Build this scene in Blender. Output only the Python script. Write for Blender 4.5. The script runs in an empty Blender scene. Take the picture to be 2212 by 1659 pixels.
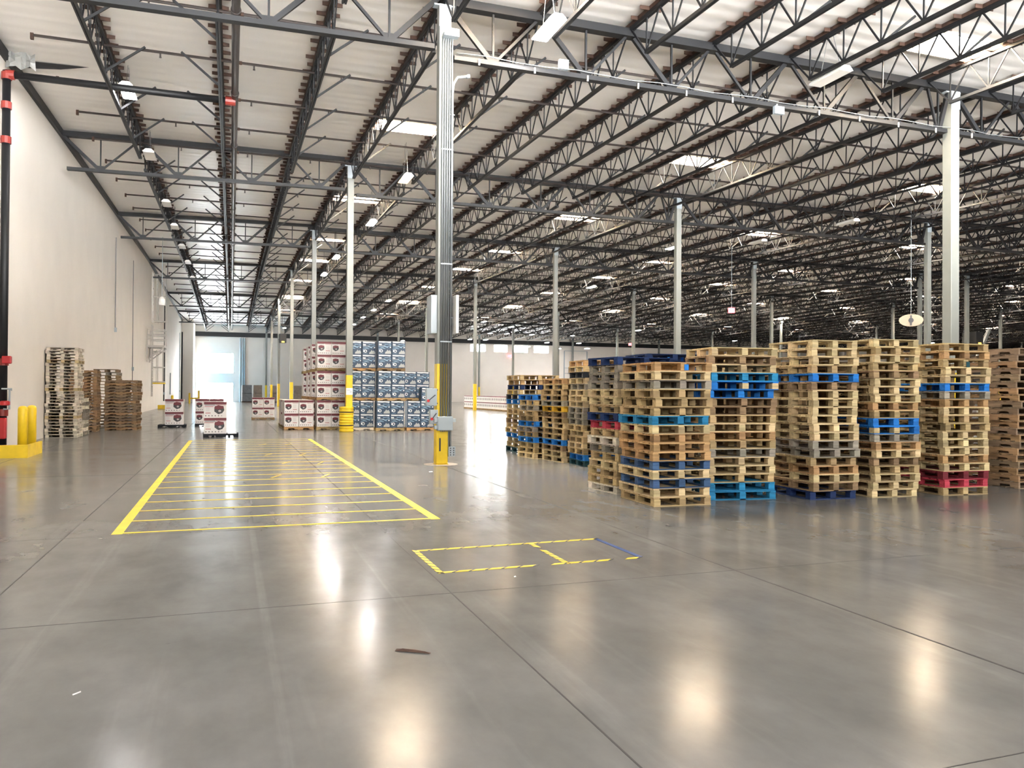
import bpy, bmesh, math, random
from mathutils import Vector, Matrix
random.seed(7)
C = bpy.context.scene.collection
SC = bpy.context.scene
R = math.radians

# ------------------------------------------------------------------ camera
EYE = 1.8
YAW, PITCH, ROLL, FPX = 0.337944, 0.0091688, 0.0062985, 1726.6
cd = bpy.data.cameras.new('camera')
cam = bpy.data.objects.new('camera', cd)
C.objects.link(cam)
f_ = Vector((math.sin(YAW) * math.cos(PITCH), math.cos(YAW) * math.cos(PITCH), math.sin(PITCH)))
r0 = Vector((math.cos(YAW), -math.sin(YAW), 0)); u0 = r0.cross(f_)
r_ = r0 * math.cos(ROLL) + u0 * math.sin(ROLL); u_ = r_.cross(f_)
m3 = Matrix((r_, u_, -f_)).transposed()
cam.matrix_world = Matrix.Translation((0, 0, EYE)) @ m3.to_4x4()
cd.sensor_fit = 'HORIZONTAL'; cd.sensor_width = 36.0
cd.lens = 36.0 * FPX / 2212
cd.clip_start = 0.1; cd.clip_end = 600
SC.camera = cam

# ------------------------------------------------------------------ world, exposure
SKY_PANEL = 46.0      # daylight coming through the roof panels
w = bpy.data.worlds.new('daylight'); SC.world = w; w.use_nodes = True
bg = w.node_tree.nodes['Background']
bg.inputs[1].default_value = 1.0
SKY_COL, GROUND_FILL_COL = (1.5, 1.48, 1.45, 1), (14.0, 13.9, 13.8, 1)     # hazy sky; bright lower half added to light the ceiling through the back opening
wn, wl_ = w.node_tree.nodes, w.node_tree.links
tcw = wn.new('ShaderNodeTexCoord'); sxyz = wn.new('ShaderNodeSeparateXYZ'); mrw = wn.new('ShaderNodeMapRange'); mxw = wn.new('ShaderNodeMix')
mxw.data_type = 'RGBA'; mrw.inputs[1].default_value = -0.02; mrw.inputs[2].default_value = 0.02
wl_.new(tcw.outputs['Generated'], sxyz.inputs[0]); wl_.new(sxyz.outputs['Z'], mrw.inputs[0]); wl_.new(mrw.outputs[0], mxw.inputs['Factor'])
mxw.inputs['A'].default_value = GROUND_FILL_COL; mxw.inputs['B'].default_value = SKY_COL; wl_.new(mxw.outputs['Result'], bg.inputs[0])
SC.view_settings.view_transform = 'Standard'
SC.view_settings.look = 'None'
SC.view_settings.gamma = 1.0
SC.view_settings.use_curve_mapping = False
SC.view_settings.exposure = 2.45
try:
    SC.cycles.max_bounces = 6; SC.cycles.diffuse_bounces = 4; SC.cycles.glossy_bounces = 3
    SC.cycles.sample_clamp_indirect = 6.0
    SC.cycles.caustics_reflective = False; SC.cycles.caustics_refractive = False
except Exception:
    pass

# ------------------------------------------------------------------ building data
ROWS = [3.0, 19.1, 35.4, 51.6, 71.0, 90.5, 107.0, 124.0]     # girder lines, going away
ZB = [9.62, 9.97, 10.33, 10.55, 10.78, 10.38, 10.0, 9.6]     # underside of the girders there
JS = 2.56; COLX0 = 4.87; BAY = 16.43
WALLX = -6.43; FARY = 124.6; BACKY = -8.0; RIGHTX = 168.0
def lerp_rows(y, arr):
    ys = [BACKY] + ROWS + [FARY]
    zs = [arr[0] - 0.24] + arr + [arr[-1]]
    for i in range(len(ys) - 1):
        if y <= ys[i + 1] or i == len(ys) - 2:
            t = (y - ys[i]) / (ys[i + 1] - ys[i]); return zs[i] + t * (zs[i + 1] - zs[i])
def zb(y): return lerp_rows(y, ZB)
def deck(y): return zb(y) + 1.66
ORD = ['first', 'second', 'third', 'fourth', 'fifth', 'sixth', 'seventh', 'eighth', 'ninth', 'tenth', 'eleventh', 'twelfth', 'thirteenth', 'fourteenth', 'fifteenth', 'sixteenth', 'seventeenth', 'eighteenth', 'nineteenth', 'twentieth', 'twenty-first', 'twenty-second', 'twenty-third', 'twenty-fourth', 'twenty-fifth', 'twenty-sixth', 'twenty-seventh', 'twenty-eighth', 'twenty-ninth', 'thirtieth']
ORD += ['thirty-' + o for o in ORD[:9]] + ['fortieth'] + ['forty-' + o for o in ORD[:9]] + ['fiftieth'] + ['fifty-' + o for o in ORD[:9]] + ['sixtieth'] + ['sixty-' + o for o in ORD[:9]] + ['seventieth']

# ------------------------------------------------------------------ materials
def nt(m): m.use_nodes = True; return m.node_tree.nodes, m.node_tree.links
def bsdf(m): return m.node_tree.nodes['Principled BSDF']
def mat(name, col, rough=0.6, metal=0.0, var=0.0, scale=8.0, bump=0.0, spec=0.5, stretch=None):
    m = bpy.data.materials.new(name); n, l = nt(m); b = bsdf(m)
    b.inputs['Base Color'].default_value = (*col, 1); b.inputs['Roughness'].default_value = rough
    b.inputs['Metallic'].default_value = metal
    b.inputs['Specular IOR Level'].default_value = spec
    if var or bump:
        tc = n.new('ShaderNodeTexCoord'); mp = n.new('ShaderNodeMapping'); no = n.new('ShaderNodeTexNoise')
        l.new(tc.outputs['Object'], mp.inputs[0]); l.new(mp.outputs[0], no.inputs['Vector'])
        if stretch: mp.inputs['Scale'].default_value = stretch
        no.inputs['Scale'].default_value = scale; no.inputs['Detail'].default_value = 5
        if var:
            mr = n.new('ShaderNodeMapRange'); mr.inputs[1].default_value = 0.3; mr.inputs[2].default_value = 0.7
            mr.inputs[3].default_value = 1 - var; mr.inputs[4].default_value = 1 + var
            l.new(no.outputs[0], mr.inputs[0])
            mx = n.new('ShaderNodeVectorMath'); mx.operation = 'SCALE'; mx.inputs[0].default_value = col
            l.new(mr.outputs[0], mx.inputs['Scale']); l.new(mx.outputs[0], b.inputs['Base Color'])
        if bump:
            bp = n.new('ShaderNodeBump'); bp.inputs['Strength'].default_value = bump; bp.inputs['Distance'].default_value = 0.02
            l.new(no.outputs[0], bp.inputs['Height']); l.new(bp.outputs[0], b.inputs['Normal'])
    return m
def emit(name, col, s):
    m = bpy.data.materials.new(name); n, l = nt(m); b = bsdf(m)
    b.inputs['Base Color'].default_value = (*[c * 0.8 for c in col], 1)
    b.inputs['Emission Color'].default_value = (*col, 1); b.inputs['Emission Strength'].default_value = s
    return m
def wood_mat():
    m = bpy.data.materials.new('wood'); n, l = nt(m); b = bsdf(m)
    oi = n.new('ShaderNodeObjectInfo'); tc = n.new('ShaderNodeTexCoord'); mp = n.new('ShaderNodeMapping')
    mp.inputs['Scale'].default_value = (1.5, 14, 14); l.new(tc.outputs['Object'], mp.inputs[0])
    add = n.new('ShaderNodeVectorMath'); add.operation = 'ADD'; cmb = n.new('ShaderNodeCombineXYZ')
    ml = n.new('ShaderNodeMath'); ml.operation = 'MULTIPLY'; ml.inputs[1].default_value = 37.0
    l.new(oi.outputs['Random'], ml.inputs[0]); l.new(ml.outputs[0], cmb.inputs[0]); l.new(ml.outputs[0], cmb.inputs[2])
    l.new(mp.outputs[0], add.inputs[0]); l.new(cmb.outputs[0], add.inputs[1])
    no = n.new('ShaderNodeTexNoise'); no.inputs['Scale'].default_value = 1.6; no.inputs['Detail'].default_value = 6
    l.new(add.outputs[0], no.inputs['Vector'])
    mr = n.new('ShaderNodeMapRange'); mr.inputs[1].default_value = 0.3; mr.inputs[2].default_value = 0.72; mr.inputs[3].default_value = 0.62; mr.inputs[4].default_value = 1.15
    l.new(no.outputs[0], mr.inputs[0])
    # every piece of timber a little lighter or darker
    m2 = n.new('ShaderNodeMapRange'); m2.inputs[3].default_value = 0.78; m2.inputs[4].default_value = 1.14
    l.new(oi.outputs['Random'], m2.inputs[0])
    mm = n.new('ShaderNodeMath'); mm.operation = 'MULTIPLY'; l.new(mr.outputs[0], mm.inputs[0]); l.new(m2.outputs[0], mm.inputs[1])
    sc = n.new('ShaderNodeVectorMath'); sc.operation = 'SCALE'
    l.new(oi.outputs['Color'], sc.inputs[0]); l.new(mm.outputs[0], sc.inputs['Scale']); l.new(sc.outputs[0], b.inputs['Base Color'])
    b.inputs['Roughness'].default_value = 0.75; b.inputs['Specular IOR Level'].default_value = 0.25
    bp = n.new('ShaderNodeBump'); bp.inputs['Strength'].default_value = 0.25; bp.inputs['Distance'].default_value = 0.01
    l.new(no.outputs[0], bp.inputs['Height']); l.new(bp.outputs[0], b.inputs['Normal'])
    return m
def floor_mat():
    m = bpy.data.materials.new('polished_concrete'); n, l = nt(m); b = bsdf(m)
    tc = n.new('ShaderNodeTexCoord')
    def noise(scale, detail=4, stretch=(1, 1, 1), rough=0.55):
        mp = n.new('ShaderNodeMapping'); mp.inputs['Scale'].default_value = stretch; l.new(tc.outputs['Object'], mp.inputs[0])
        no = n.new('ShaderNodeTexNoise'); no.inputs['Scale'].default_value = scale; no.inputs['Detail'].default_value = detail
        no.inputs['Roughness'].default_value = rough; l.new(mp.outputs[0], no.inputs['Vector']); return no
    big = noise(0.35, 4); mid = noise(1.6, 6, (1, 0.6, 1), 0.62); streak = noise(1.1, 5, (2.4, 0.14, 1), 0.6); spots = noise(9, 3)
    def rng(no, a, c, lo, hi):
        mr = n.new('ShaderNodeMapRange'); mr.inputs[1].default_value = a; mr.inputs[2].default_value = c
        mr.inputs[3].default_value = lo; mr.inputs[4].default_value = hi; l.new(no.outputs[0], mr.inputs[0]); return mr
    a = rng(big, 0.3, 0.7, 0.86, 1.12); c = rng(mid, 0.32, 0.68, 0.84, 1.14); d = rng(streak, 0.58, 0.76, 1.0, 1.22); e = rng(spots, 0.16, 0.27, 0.8, 1.0)
    def mul(x, y):
        q = n.new('ShaderNodeMath'); q.operation = 'MULTIPLY'; l.new(x.outputs[0], q.inputs[0]); l.new(y.outputs[0], q.inputs[1]); return q
    k = mul(mul(mul(a, c), d), e)
    sx = n.new('ShaderNodeSeparateXYZ'); l.new(tc.outputs['Object'], sx.inputs[0])
    wear = rng(noise(0.9, 5, (6, 0.35, 1), 0.65), 0.38, 0.6, 0.0, 1.0)
    for cx, hw_, amt in ((0.27, 0.045, 0.2), (-1.27, 0.07, 0.16), (1.38, 0.05, 0.15), (2.05, 0.05, 0.10), (6.1, 0.06, 0.12), (7.0, 0.05, 0.12), (5.45, 0.04, 0.10)):
        sb = n.new('ShaderNodeMath'); sb.operation = 'SUBTRACT'; sb.inputs[1].default_value = cx; l.new(sx.outputs['X'], sb.inputs[0])
        ab = n.new('ShaderNodeMath'); ab.operation = 'ABSOLUTE'; l.new(sb.outputs[0], ab.inputs[0])
        mr = n.new('ShaderNodeMapRange'); mr.inputs[1].default_value = hw_ * 0.5; mr.inputs[2].default_value = hw_; mr.inputs[3].default_value = amt; mr.inputs[4].default_value = 0.0
        l.new(ab.outputs[0], mr.inputs[0]); ms = mul(mr, wear)
        ad = n.new('ShaderNodeMath'); ad.operation = 'ADD'; ad.inputs[1].default_value = 1.0; l.new(ms.outputs[0], ad.inputs[0]); k = mul(k, ad)
    sc = n.new('ShaderNodeVectorMath'); sc.operation = 'SCALE'; sc.inputs[0].default_value = FLOOR_COL
    l.new(k.outputs[0], sc.inputs['Scale']); l.new(sc.outputs[0], b.inputs['Base Color'])
    rr = rng(mid, 0.3, 0.7, FLOOR_R[0], FLOOR_R[1]); l.new(rr.outputs[0], b.inputs['Roughness'])
    b.inputs['Specular IOR Level'].default_value = 0.15
    wv = noise(2.2, 2); bp = n.new('ShaderNodeBump'); bp.inputs['Strength'].default_value = 0.05; bp.inputs['Distance'].default_value = 0.02
    l.new(wv.outputs[0], bp.inputs['Height']); l.new(bp.outputs[0], b.inputs['Normal'])
    return m
def ceiling_mat():
    m = bpy.data.materials.new('roof_insulation_facing'); n, l = nt(m); b = bsdf(m)
    b.inputs['Base Color'].default_value = (0.87, 0.845, 0.81, 1); b.inputs['Roughness'].default_value = 0.4
    b.inputs['Specular IOR Level'].default_value = 0.5
    tc = n.new('ShaderNodeTexCoord'); mp = n.new('ShaderNodeMapping'); mp.inputs['Scale'].default_value = (0.25, 1, 1)
    l.new(tc.outputs['Object'], mp.inputs[0])
    wv = n.new('ShaderNodeTexWave'); wv.bands_direction = 'Y'; wv.inputs['Scale'].default_value = 0.52; wv.inputs['Distortion'].default_value = 2.0
    wv.inputs['Detail'].default_value = 2; wv.inputs['Detail Scale'].default_value = 3
    l.new(mp.outputs[0], wv.inputs['Vector'])
    bp = n.new('ShaderNodeBump'); bp.inputs['Strength'].default_value = 0.16; bp.inputs['Distance'].default_value = 0.06
    l.new(wv.outputs[0], bp.inputs['Height']); l.new(bp.outputs[0], b.inputs['Normal'])
    return m
FLOOR_COL = (0.165, 0.162, 0.155); FLOOR_R = (0.15, 0.22)
M = {}
M['floor'] = floor_mat()
M['wall'] = mat('painted_wall', (0.69, 0.645, 0.59), 0.7, var=0.03, scale=0.6)
M['ceiling'] = ceiling_mat()
M['steel'] = mat('dark_steel', (0.0065, 0.007, 0.0085), 0.5, 0.0, var=0.15, scale=2, spec=0.35)
M['joint'] = mat('joint_filler', (0.035, 0.032, 0.03), 0.7)
M['rust'] = mat('brown_timber_nailer', (0.05, 0.024, 0.015), 0.8, var=0.4, scale=6)
M['pipe'] = mat('brown_pipe', (0.028, 0.02, 0.018), 0.4, 0.1, var=0.25, scale=3)
M['redfit'] = mat('red_fitting', (0.22, 0.025, 0.018), 0.45)
M['grey'] = mat('grey_column_paint', (0.19, 0.20, 0.187), 0.45, var=0.05, scale=2)
M['yellow'] = mat('yellow_paint', (0.78, 0.54, 0.015), 0.42, var=0.08, scale=5)
M['tape'] = mat('yellow_floor_tape', (0.86, 0.62, 0.05), 0.4, var=0.12, scale=3)
M['bluetape'] = mat('blue_floor_tape', (0.03, 0.07, 0.22), 0.4)
M['black'] = mat('black_rubber', (0.015, 0.015, 0.016), 0.5)
M['white'] = mat('white_enamel', (0.8, 0.79, 0.76), 0.35)
M['galv'] = mat('galvanised_conduit', (0.17, 0.182, 0.19), 0.32, 0.4)
M['box'] = mat('grey_electrical_box', (0.32, 0.37, 0.40), 0.4)
M['red'] = mat('red_paint', (0.45, 0.02, 0.025), 0.35)
M['wood'] = wood_mat()
M['cwhite'] = mat('white_carton_board', (0.74, 0.72, 0.71), 0.5)
M['cside'] = mat('plain_carton_board', (0.56, 0.50, 0.44), 0.6)
M['maroon'] = mat('maroon_print', (0.13, 0.012, 0.022), 0.45)
M['ink'] = mat('black_print', (0.03, 0.03, 0.035), 0.45)
M['redink'] = mat('red_print', (0.36, 0.05, 0.06), 0.45)
M['greyink'] = mat('grey_print', (0.30, 0.30, 0.31), 0.45)
M['navy'] = mat('navy_carton_board', (0.016, 0.042, 0.085), 0.42)
M['sky'] = mat('pale_blue_print', (0.22, 0.36, 0.50), 0.42)
M['wprint'] = mat('white_print', (0.74, 0.75, 0.76), 0.42)
M['cloud'] = mat('grey_photo_print', (0.36, 0.37, 0.38), 0.45)
M['wrap'] = mat('wrapped_brown_load', (0.12, 0.09, 0.065), 0.3, var=0.3, scale=3)
M['darkwrap'] = mat('wrapped_dark_load', (0.03, 0.04, 0.05), 0.25, var=0.3, scale=3)
M['plastic'] = mat('grey_plastic_sheet', (0.25, 0.25, 0.24), 0.3, bump=0.8, scale=6)
M['darkvoid'] = mat('dark_matte', (0.02, 0.02, 0.022), 0.8)
M['palegrey'] = mat('pale_grey_ladder_paint', (0.46, 0.44, 0.41), 0.5)
M['dullgrey'] = mat('dull_grey_conduit', (0.16, 0.16, 0.16), 0.5)
M['cream'] = mat('cream_disc', (0.36, 0.30, 0.22), 0.5)
M['skylight'] = emit('skylight_daylight', (1.0, 0.90, 0.76), SKY_PANEL)
M['well'] = mat('skylight_well', (0.85, 0.72, 0.55), 0.5)
M['lamp'] = emit('lit_lamp_lens', (1.0, 0.97, 0.97), 38.0)
M['warmlamp'] = emit('warm_lamp_lens', (1.0, 0.62, 0.22), 1.3)
M['lens'] = mat('unlit_lamp_lens', (0.72, 0.69, 0.64), 0.3)
M['day'] = emit('window_daylight', (0.93, 0.98, 1.0), 9.0)
M['dayblue'] = emit('window_daylight_blue', (0.14, 0.60, 1.0), 0.75)
M['exit'] = emit('exit_sign_red', (1.0, 0.08, 0.09), 1.6)
M['yellowlit'] = emit('yellow_indicator', (1.0, 0.55, 0.05), 1.2)

# ------------------------------------------------------------------ mesh helpers
class MB:
    def __init__(s): s.v = []; s.f = []; s.mi = []
    def add(s, vs, fs, m=0):
        o = len(s.v); s.v += [tuple(v) for v in vs]
        for f in fs: s.f.append(tuple(o + i for i in f)); s.mi.append(m)
        return s
    def box(s, x0, y0, z0, x1, y1, z1, m=0):
        return s.add([(x0, y0, z0), (x1, y0, z0), (x1, y1, z0), (x0, y1, z0), (x0, y0, z1), (x1, y0, z1), (x1, y1, z1), (x0, y1, z1)],
                     [(0, 3, 2, 1), (4, 5, 6, 7), (0, 1, 5, 4), (1, 2, 6, 5), (2, 3, 7, 6), (3, 0, 4, 7)], m)
    def bevbox(s, x0, y0, z0, x1, y1, z1, b=0.01, m=0):
        bm = bmesh.new(); bmesh.ops.create_cube(bm, size=1)
        bmesh.ops.scale(bm, vec=(x1 - x0, y1 - y0, z1 - z0), verts=bm.verts)
        bmesh.ops.translate(bm, vec=((x0 + x1) / 2, (y0 + y1) / 2, (z0 + z1) / 2), verts=bm.verts)
        bmesh.ops.bevel(bm, geom=bm.edges[:], offset=b, segments=2, profile=0.5, affect='EDGES')
        bm.verts.index_update()
        s.add([v.co for v in bm.verts], [[v.index for v in f.verts] for f in bm.faces], m); bm.free(); return s
    def bar(s, p, q, a, b, m=0, up=(0, 0, 1)):
        p = Vector(p); q = Vector(q); d = (q - p).normalized(); up = Vector(up)
        if abs(d.dot(up)) > 0.98: up = Vector((0, 1, 0))
        x = d.cross(up).normalized() * (a / 2); y = x.cross(d).normalized() * (b / 2)
        return s.add([p - x - y, p + x - y, p + x + y, p - x + y, q - x - y, q + x - y, q + x + y, q - x + y],
                     [(0, 1, 2, 3), (7, 6, 5, 4), (0, 4, 5, 1), (1, 5, 6, 2), (2, 6, 7, 3), (3, 7, 4, 0)], m)
    def tube(s, pts, r, n=8, m=0, cap=True):
        pts = [Vector(p) for p in pts]; rings = []
        prev = None
        for i, p in enumerate(pts):
            d = (pts[min(i + 1, len(pts) - 1)] - pts[max(i - 1, 0)]).normalized()
            if prev is None:
                a = d.cross(Vector((0, 0, 1)))
                if a.length < 0.05: a = d.cross(Vector((0, 1, 0)))
            else: a = prev - d * prev.dot(d)
            a.normalize(); prev = a; b = d.cross(a)
            rr = r[i] if isinstance(r, (list, tuple)) else r
            rings.append([p + (a * math.cos(2 * math.pi * k / n) + b * math.sin(2 * math.pi * k / n)) * rr for k in range(n)])
        vs = [v for rg in rings for v in rg]; fs = []
        for i in range(len(rings) - 1):
            for k in range(n): fs.append((i * n + k, i * n + (k + 1) % n, (i + 1) * n + (k + 1) % n, (i + 1) * n + k))
        if cap: fs.append(tuple(range(n - 1, -1, -1))); fs.append(tuple(range((len(rings) - 1) * n, len(rings) * n)))
        return s.add(vs, fs, m)
    def lathe(s, prof, n=24, m=0, c=(0, 0, 0)):
        vs = []; fs = []
        for r, z in prof:
            for k in range(n): a = 2 * math.pi * k / n; vs.append((c[0] + r * math.cos(a), c[1] + r * math.sin(a), c[2] + z))
        for i in range(len(prof) - 1):
            for k in range(n): fs.append((i * n + k, i * n + (k + 1) % n, (i + 1) * n + (k + 1) % n, (i + 1) * n + k))
        fs.append(tuple(range(n - 1, -1, -1))); fs.append(tuple(range((len(prof) - 1) * n, len(prof) * n)))
        return s.add(vs, fs, m)
    def poly(s, pts, m=0): return s.add(pts, [tuple(range(len(pts)))], m)
    def prism(s, pts, d, m=0):   # closed outline extruded by vector d
        n = len(pts); d = Vector(d); vs = [Vector(p) for p in pts] + [Vector(p) + d for p in pts]
        fs = [tuple(range(n)), tuple(range(2 * n - 1, n - 1, -1))] + [(i, n + i, n + (i + 1) % n, (i + 1) % n) for i in range(n)]
        return s.add(vs, fs, m)
    def mesh(s, name, mats, smooth=False):
        me = bpy.data.meshes.new(name); me.from_pydata(s.v, [], s.f)
        for mm in (mats if isinstance(mats, (list, tuple)) else [mats]): me.materials.append(M[mm])
        me.polygons.foreach_set('material_index', s.mi)
        if smooth: me.polygons.foreach_set('use_smooth', [True] * len(s.f))
        bm = bmesh.new(); bm.from_mesh(me); bmesh.ops.recalc_face_normals(bm, faces=bm.faces); bm.to_mesh(me); bm.free()
        me.update(); return me
    def build(s, name, mats, parent=None, loc=None, smooth=False):
        return obj(name, s.mesh(name, mats, smooth), parent, loc)
def obj(name, me, parent=None, loc=None):
    o = bpy.data.objects.new(name, me); C.objects.link(o)
    if parent: o.parent = parent
    if loc is not None: o.location = loc
    return o
def tag(o, label=None, cat=None, group=None, kind=None):
    if label: o['label'] = label
    if cat: o['category'] = cat
    if group: o['group'] = group
    if kind: o['kind'] = kind
    return o
def thing(name, label, cat, loc=(0, 0, 0), rz=0.0, group=None, kind=None):
    o = bpy.data.objects.new(name, None); C.objects.link(o); o.location = loc; o.rotation_euler = (0, 0, rz)
    o.empty_display_size = 0.2
    return tag(o, label, cat, group, kind)
def struct(name, mb, mats, parent=None, label=None, cat=None):
    o = mb.build(name, mats, parent)
    if not parent: tag(o, label, cat, None, 'structure')
    return o

# ------------------------------------------------------------------ the setting
fl = MB(); fl.box(-30, BACKY, -0.3, RIGHTX + 5, FARY + 2, 0)
floor = struct('floor', fl, 'floor', None, 'polished grey concrete floor with reflections', 'floor')
def strip(name, x0, y0, x1, y1, z=0.0025, m='joint', parent=None, th=0.002):
    b = MB(); b.box(x0, y0, z - th, x1, y1, z); return b.build(name, m, parent)
for x, wd in ((4.84, 0.022), (1.87, 0.012), (-1.88, 0.012), (-5.2, 0.008), (8.6, 0.006)):
    strip('floor_joint', x - wd / 2, -6, x + wd / 2, FARY - 1, 0.0012, parent=floor, th=0.001)
for y, wd in ((2.95, 0.008), (6.91, 0.008), (10.84, 0.006), (18.5, 0.01), (26.4, 0.012), (35.4, 0.014), (51.6, 0.016)):
    strip('floor_joint', -6.4, y - wd / 2, 60, y + wd / 2, 0.0012, parent=floor, th=0.001)

# ceiling with openings for the skylights
SKYX = [6.25 + 12.8 * i for i in range(13)]; SKYY = [17.0, 30.0, 43.2, 56.6, 66.6, 78.4, 90.0, 102.6]
SW, SD = 2.44, 1.22
def skyrange(y): return [x for x in SKYX if x < 1.34 * y + 6]
ce = MB()
cuts = sorted(set([10.0, FARY] + ROWS + [y + s * SD / 2 for y in SKYY for s in (-1, 1)]))
cuts = [c for c in cuts if 10.0 <= c <= FARY]
for a, b in zip(cuts[:-1], cuts[1:]):
    mid = (a + b) / 2; sy = [y for y in SKYY if abs(y - mid) < SD / 2]
    segs = []; x = WALLX - 0.4
    if sy:
        for sx in skyrange(sy[0]):
            segs.append((x, sx - SW / 2)); x = sx + SW / 2
    segs.append((x, RIGHTX))
    for x0, x1 in segs:
        ce.add([(x0, a, deck(a)), (x1, a, deck(a)), (x1, b, deck(b)), (x0, b, deck(b))], [(0, 3, 2, 1)])
ceiling = struct('ceiling', ce, 'ceiling', None, 'off white insulated roof underside above the steel joists', 'ceiling')
tp = MB(); tp.add([(WALLX - 0.4, BACKY, deck(BACKY)), (RIGHTX, BACKY, deck(BACKY)), (RIGHTX, 10.0, deck(10.0)), (WALLX - 0.4, 10.0, deck(10.0))], [(0, 3, 2, 1)])
tp.build('dark_bounce_blocker', 'darkvoid', ceiling)      # unseen dark roof behind the camera, added to cut bounce onto the floor

wl = MB(); wl.box(WALLX - 0.3, BACKY, 0, WALLX, 118.0, 14.0); wl.box(WALLX - 0.3, 118.0, 0, -4.95, 118.3, 14.0)
wl.box(-5.25, 118.3, 0, -4.95, 119.4, 14); wl.box(-5.25, 119.4, 0, -4.95, FARY, 0.4); wl.box(-5.25, 119.4, 6.6, -4.95, FARY, 14)
wl.box(-5.25, 123.6, 0.4, -4.95, FARY, 6.6)
wall_left = struct('wall_left', wl, 'wall', None, 'tall white tilt-up wall along the left side', 'wall')
wb_ = MB(); wb_.box(34, BACKY - 0.3, 0, RIGHTX, BACKY, 14); wb_.box(WALLX - 0.3, BACKY - 0.3, 0, 34, BACKY, 3.2)  # unseen wall, added and cut high to steer outside light onto the ceiling
struct('wall_back_added', wb_, 'wall', None, 'unseen white back wall with a high opening added to light the ceiling', 'wall')
wr = MB(); wr.box(RIGHTX, BACKY, 0, RIGHTX + 0.3, FARY + 0.3, 14)
struct('wall_right', wr, 'wall', None, 'white wall closing the far right side', 'wall')
def wallrect(mb, x0, x1, z0, z1, holes):   # far wall strips round its openings
    xs = sorted(set([x0, x1] + [h for q in holes for h in q[:2]])); zs = sorted(set([z0, z1] + [h for q in holes for h in q[2:]]))
    for a, b in zip(xs[:-1], xs[1:]):
        for c, d in zip(zs[:-1], zs[1:]):
            if not any(q[0] <= (a + b) / 2 <= q[1] and q[2] <= (c + d) / 2 <= q[3] for q in holes):
                mb.box(a, FARY, c, b, FARY + 0.3, d)
FW = [(-4.25, 0.35, 4.15, 7.15), (-4.25, 0.25, 0.05, 2.75)]
HW = [(36.55, 39.2, 8.2, 9.45), (40.6, 43.0, 8.2, 9.45), (43.9, 46.6, 8.2, 9.45), (47.6, 50.3, 8.2, 9.45)]
wf = MB(); wallrect(wf, -5.25, RIGHTX, 0, 14, FW + HW)
wall_far = struct('wall_far', wf, 'wall', None, 'cream far wall closing the hall', 'wall')
def pane(name, q, m, label, mull=0, frame=True):
    b = MB(); b.box(q[0], FARY + 0.12, q[2], q[1], FARY + 0.16, q[3])
    t = struct(name, b, m, None, label, 'window')
    if frame:
        f = MB()
        for (a, c, d, e) in ((q[0], q[1], q[2], q[2] + 0.08), (q[0], q[1], q[3] - 0.08, q[3])): f.box(a, FARY + 0.06, d, c, FARY + 0.12, e)
        for k in range(mull + 2):
            x = q[0] + (q[1] - q[0]) * k / (mull + 1); x = min(max(x, q[0] + 0.04), q[1] - 0.04); f.box(x - 0.04, FARY + 0.06, q[2], x + 0.04, FARY + 0.12, q[3])
        f.build('window_frame', 'white', t)
    return t
pane('window_1', FW[0], 'day', 'large bright window above the glass entrance doors', 0)
for i, q in enumerate(HW): pane('window_%d' % (i + 2), q, 'day', 'bright clerestory window high on far wall, %s from left of four' % ORD[i])
b = MB(); q = FW[1]; b.box(q[0], FARY + 0.12, q[2], q[1], FARY + 0.16, q[3])
d1 = struct('door_1', b, 'day', None, 'bright glass entrance doors under the large window', 'door')
f = MB()
for x in (-3.0, -1.95, -0.9): f.box(x - 0.03, FARY + 0.06, 0, x + 0.03, FARY + 0.12, 2.15)
f.box(-3.0, FARY + 0.06, 2.1, -0.9, FARY + 0.12, 2.16); f.build('door_frame', 'box', d1)
b = MB(); b.box(-5.15, 119.4, 0.4, -5.1, 123.6, 6.6)
wside = struct('window_6', b, 'dayblue', None, 'tall bluish window in the left corner beside the entrance', 'window')
f = MB()
for z in (0.45, 2.9, 4.2, 6.55): f.box(-5.1, 119.4, z - 0.05, -5.04, 123.6, z + 0.05)
f.build('window_frame', 'white', wside)
# steel ledger under the roof along the left and far walls
b = MB()
for i in range(len(ROWS) - 1):
    b.bar((WALLX + 0.06, ROWS[i] if i else BACKY, deck(ROWS[i] if i else BACKY) - 0.16), (WALLX + 0.06, ROWS[i + 1], deck(ROWS[i + 1]) - 0.16), 0.12, 0.28)
struct('trim_1', b, 'steel', None, 'dark steel ledger where the roof meets the left wall', 'ledger')
b = MB(); b.box(-4.95, FARY - 0.25, 9.55, 110, FARY, 10.2)
struct('trim_2', b, 'steel', None, 'dark steel ledger across the top of the far wall', 'ledger')
# tall sectional door with tracks on the far wall
b = MB(); b.box(53.2, FARY - 0.05, 0, 57.2, FARY, 8.6)
d2 = struct('door_2', b, 'wall', None, 'tall white overhead dock door on the far wall', 'door')
b = MB()
for x in (53.1, 57.3): b.box(x - 0.08, FARY - 0.12, 0, x + 0.08, FARY - 0.04, 8.7)
for z in (8.7, 5.8, 4.9, 3.9): b.box(53.1, FARY - 0.1, z - 0.04, 57.3, FARY - 0.05, z + 0.04)
b.build('door_track', 'box', d2)

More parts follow.
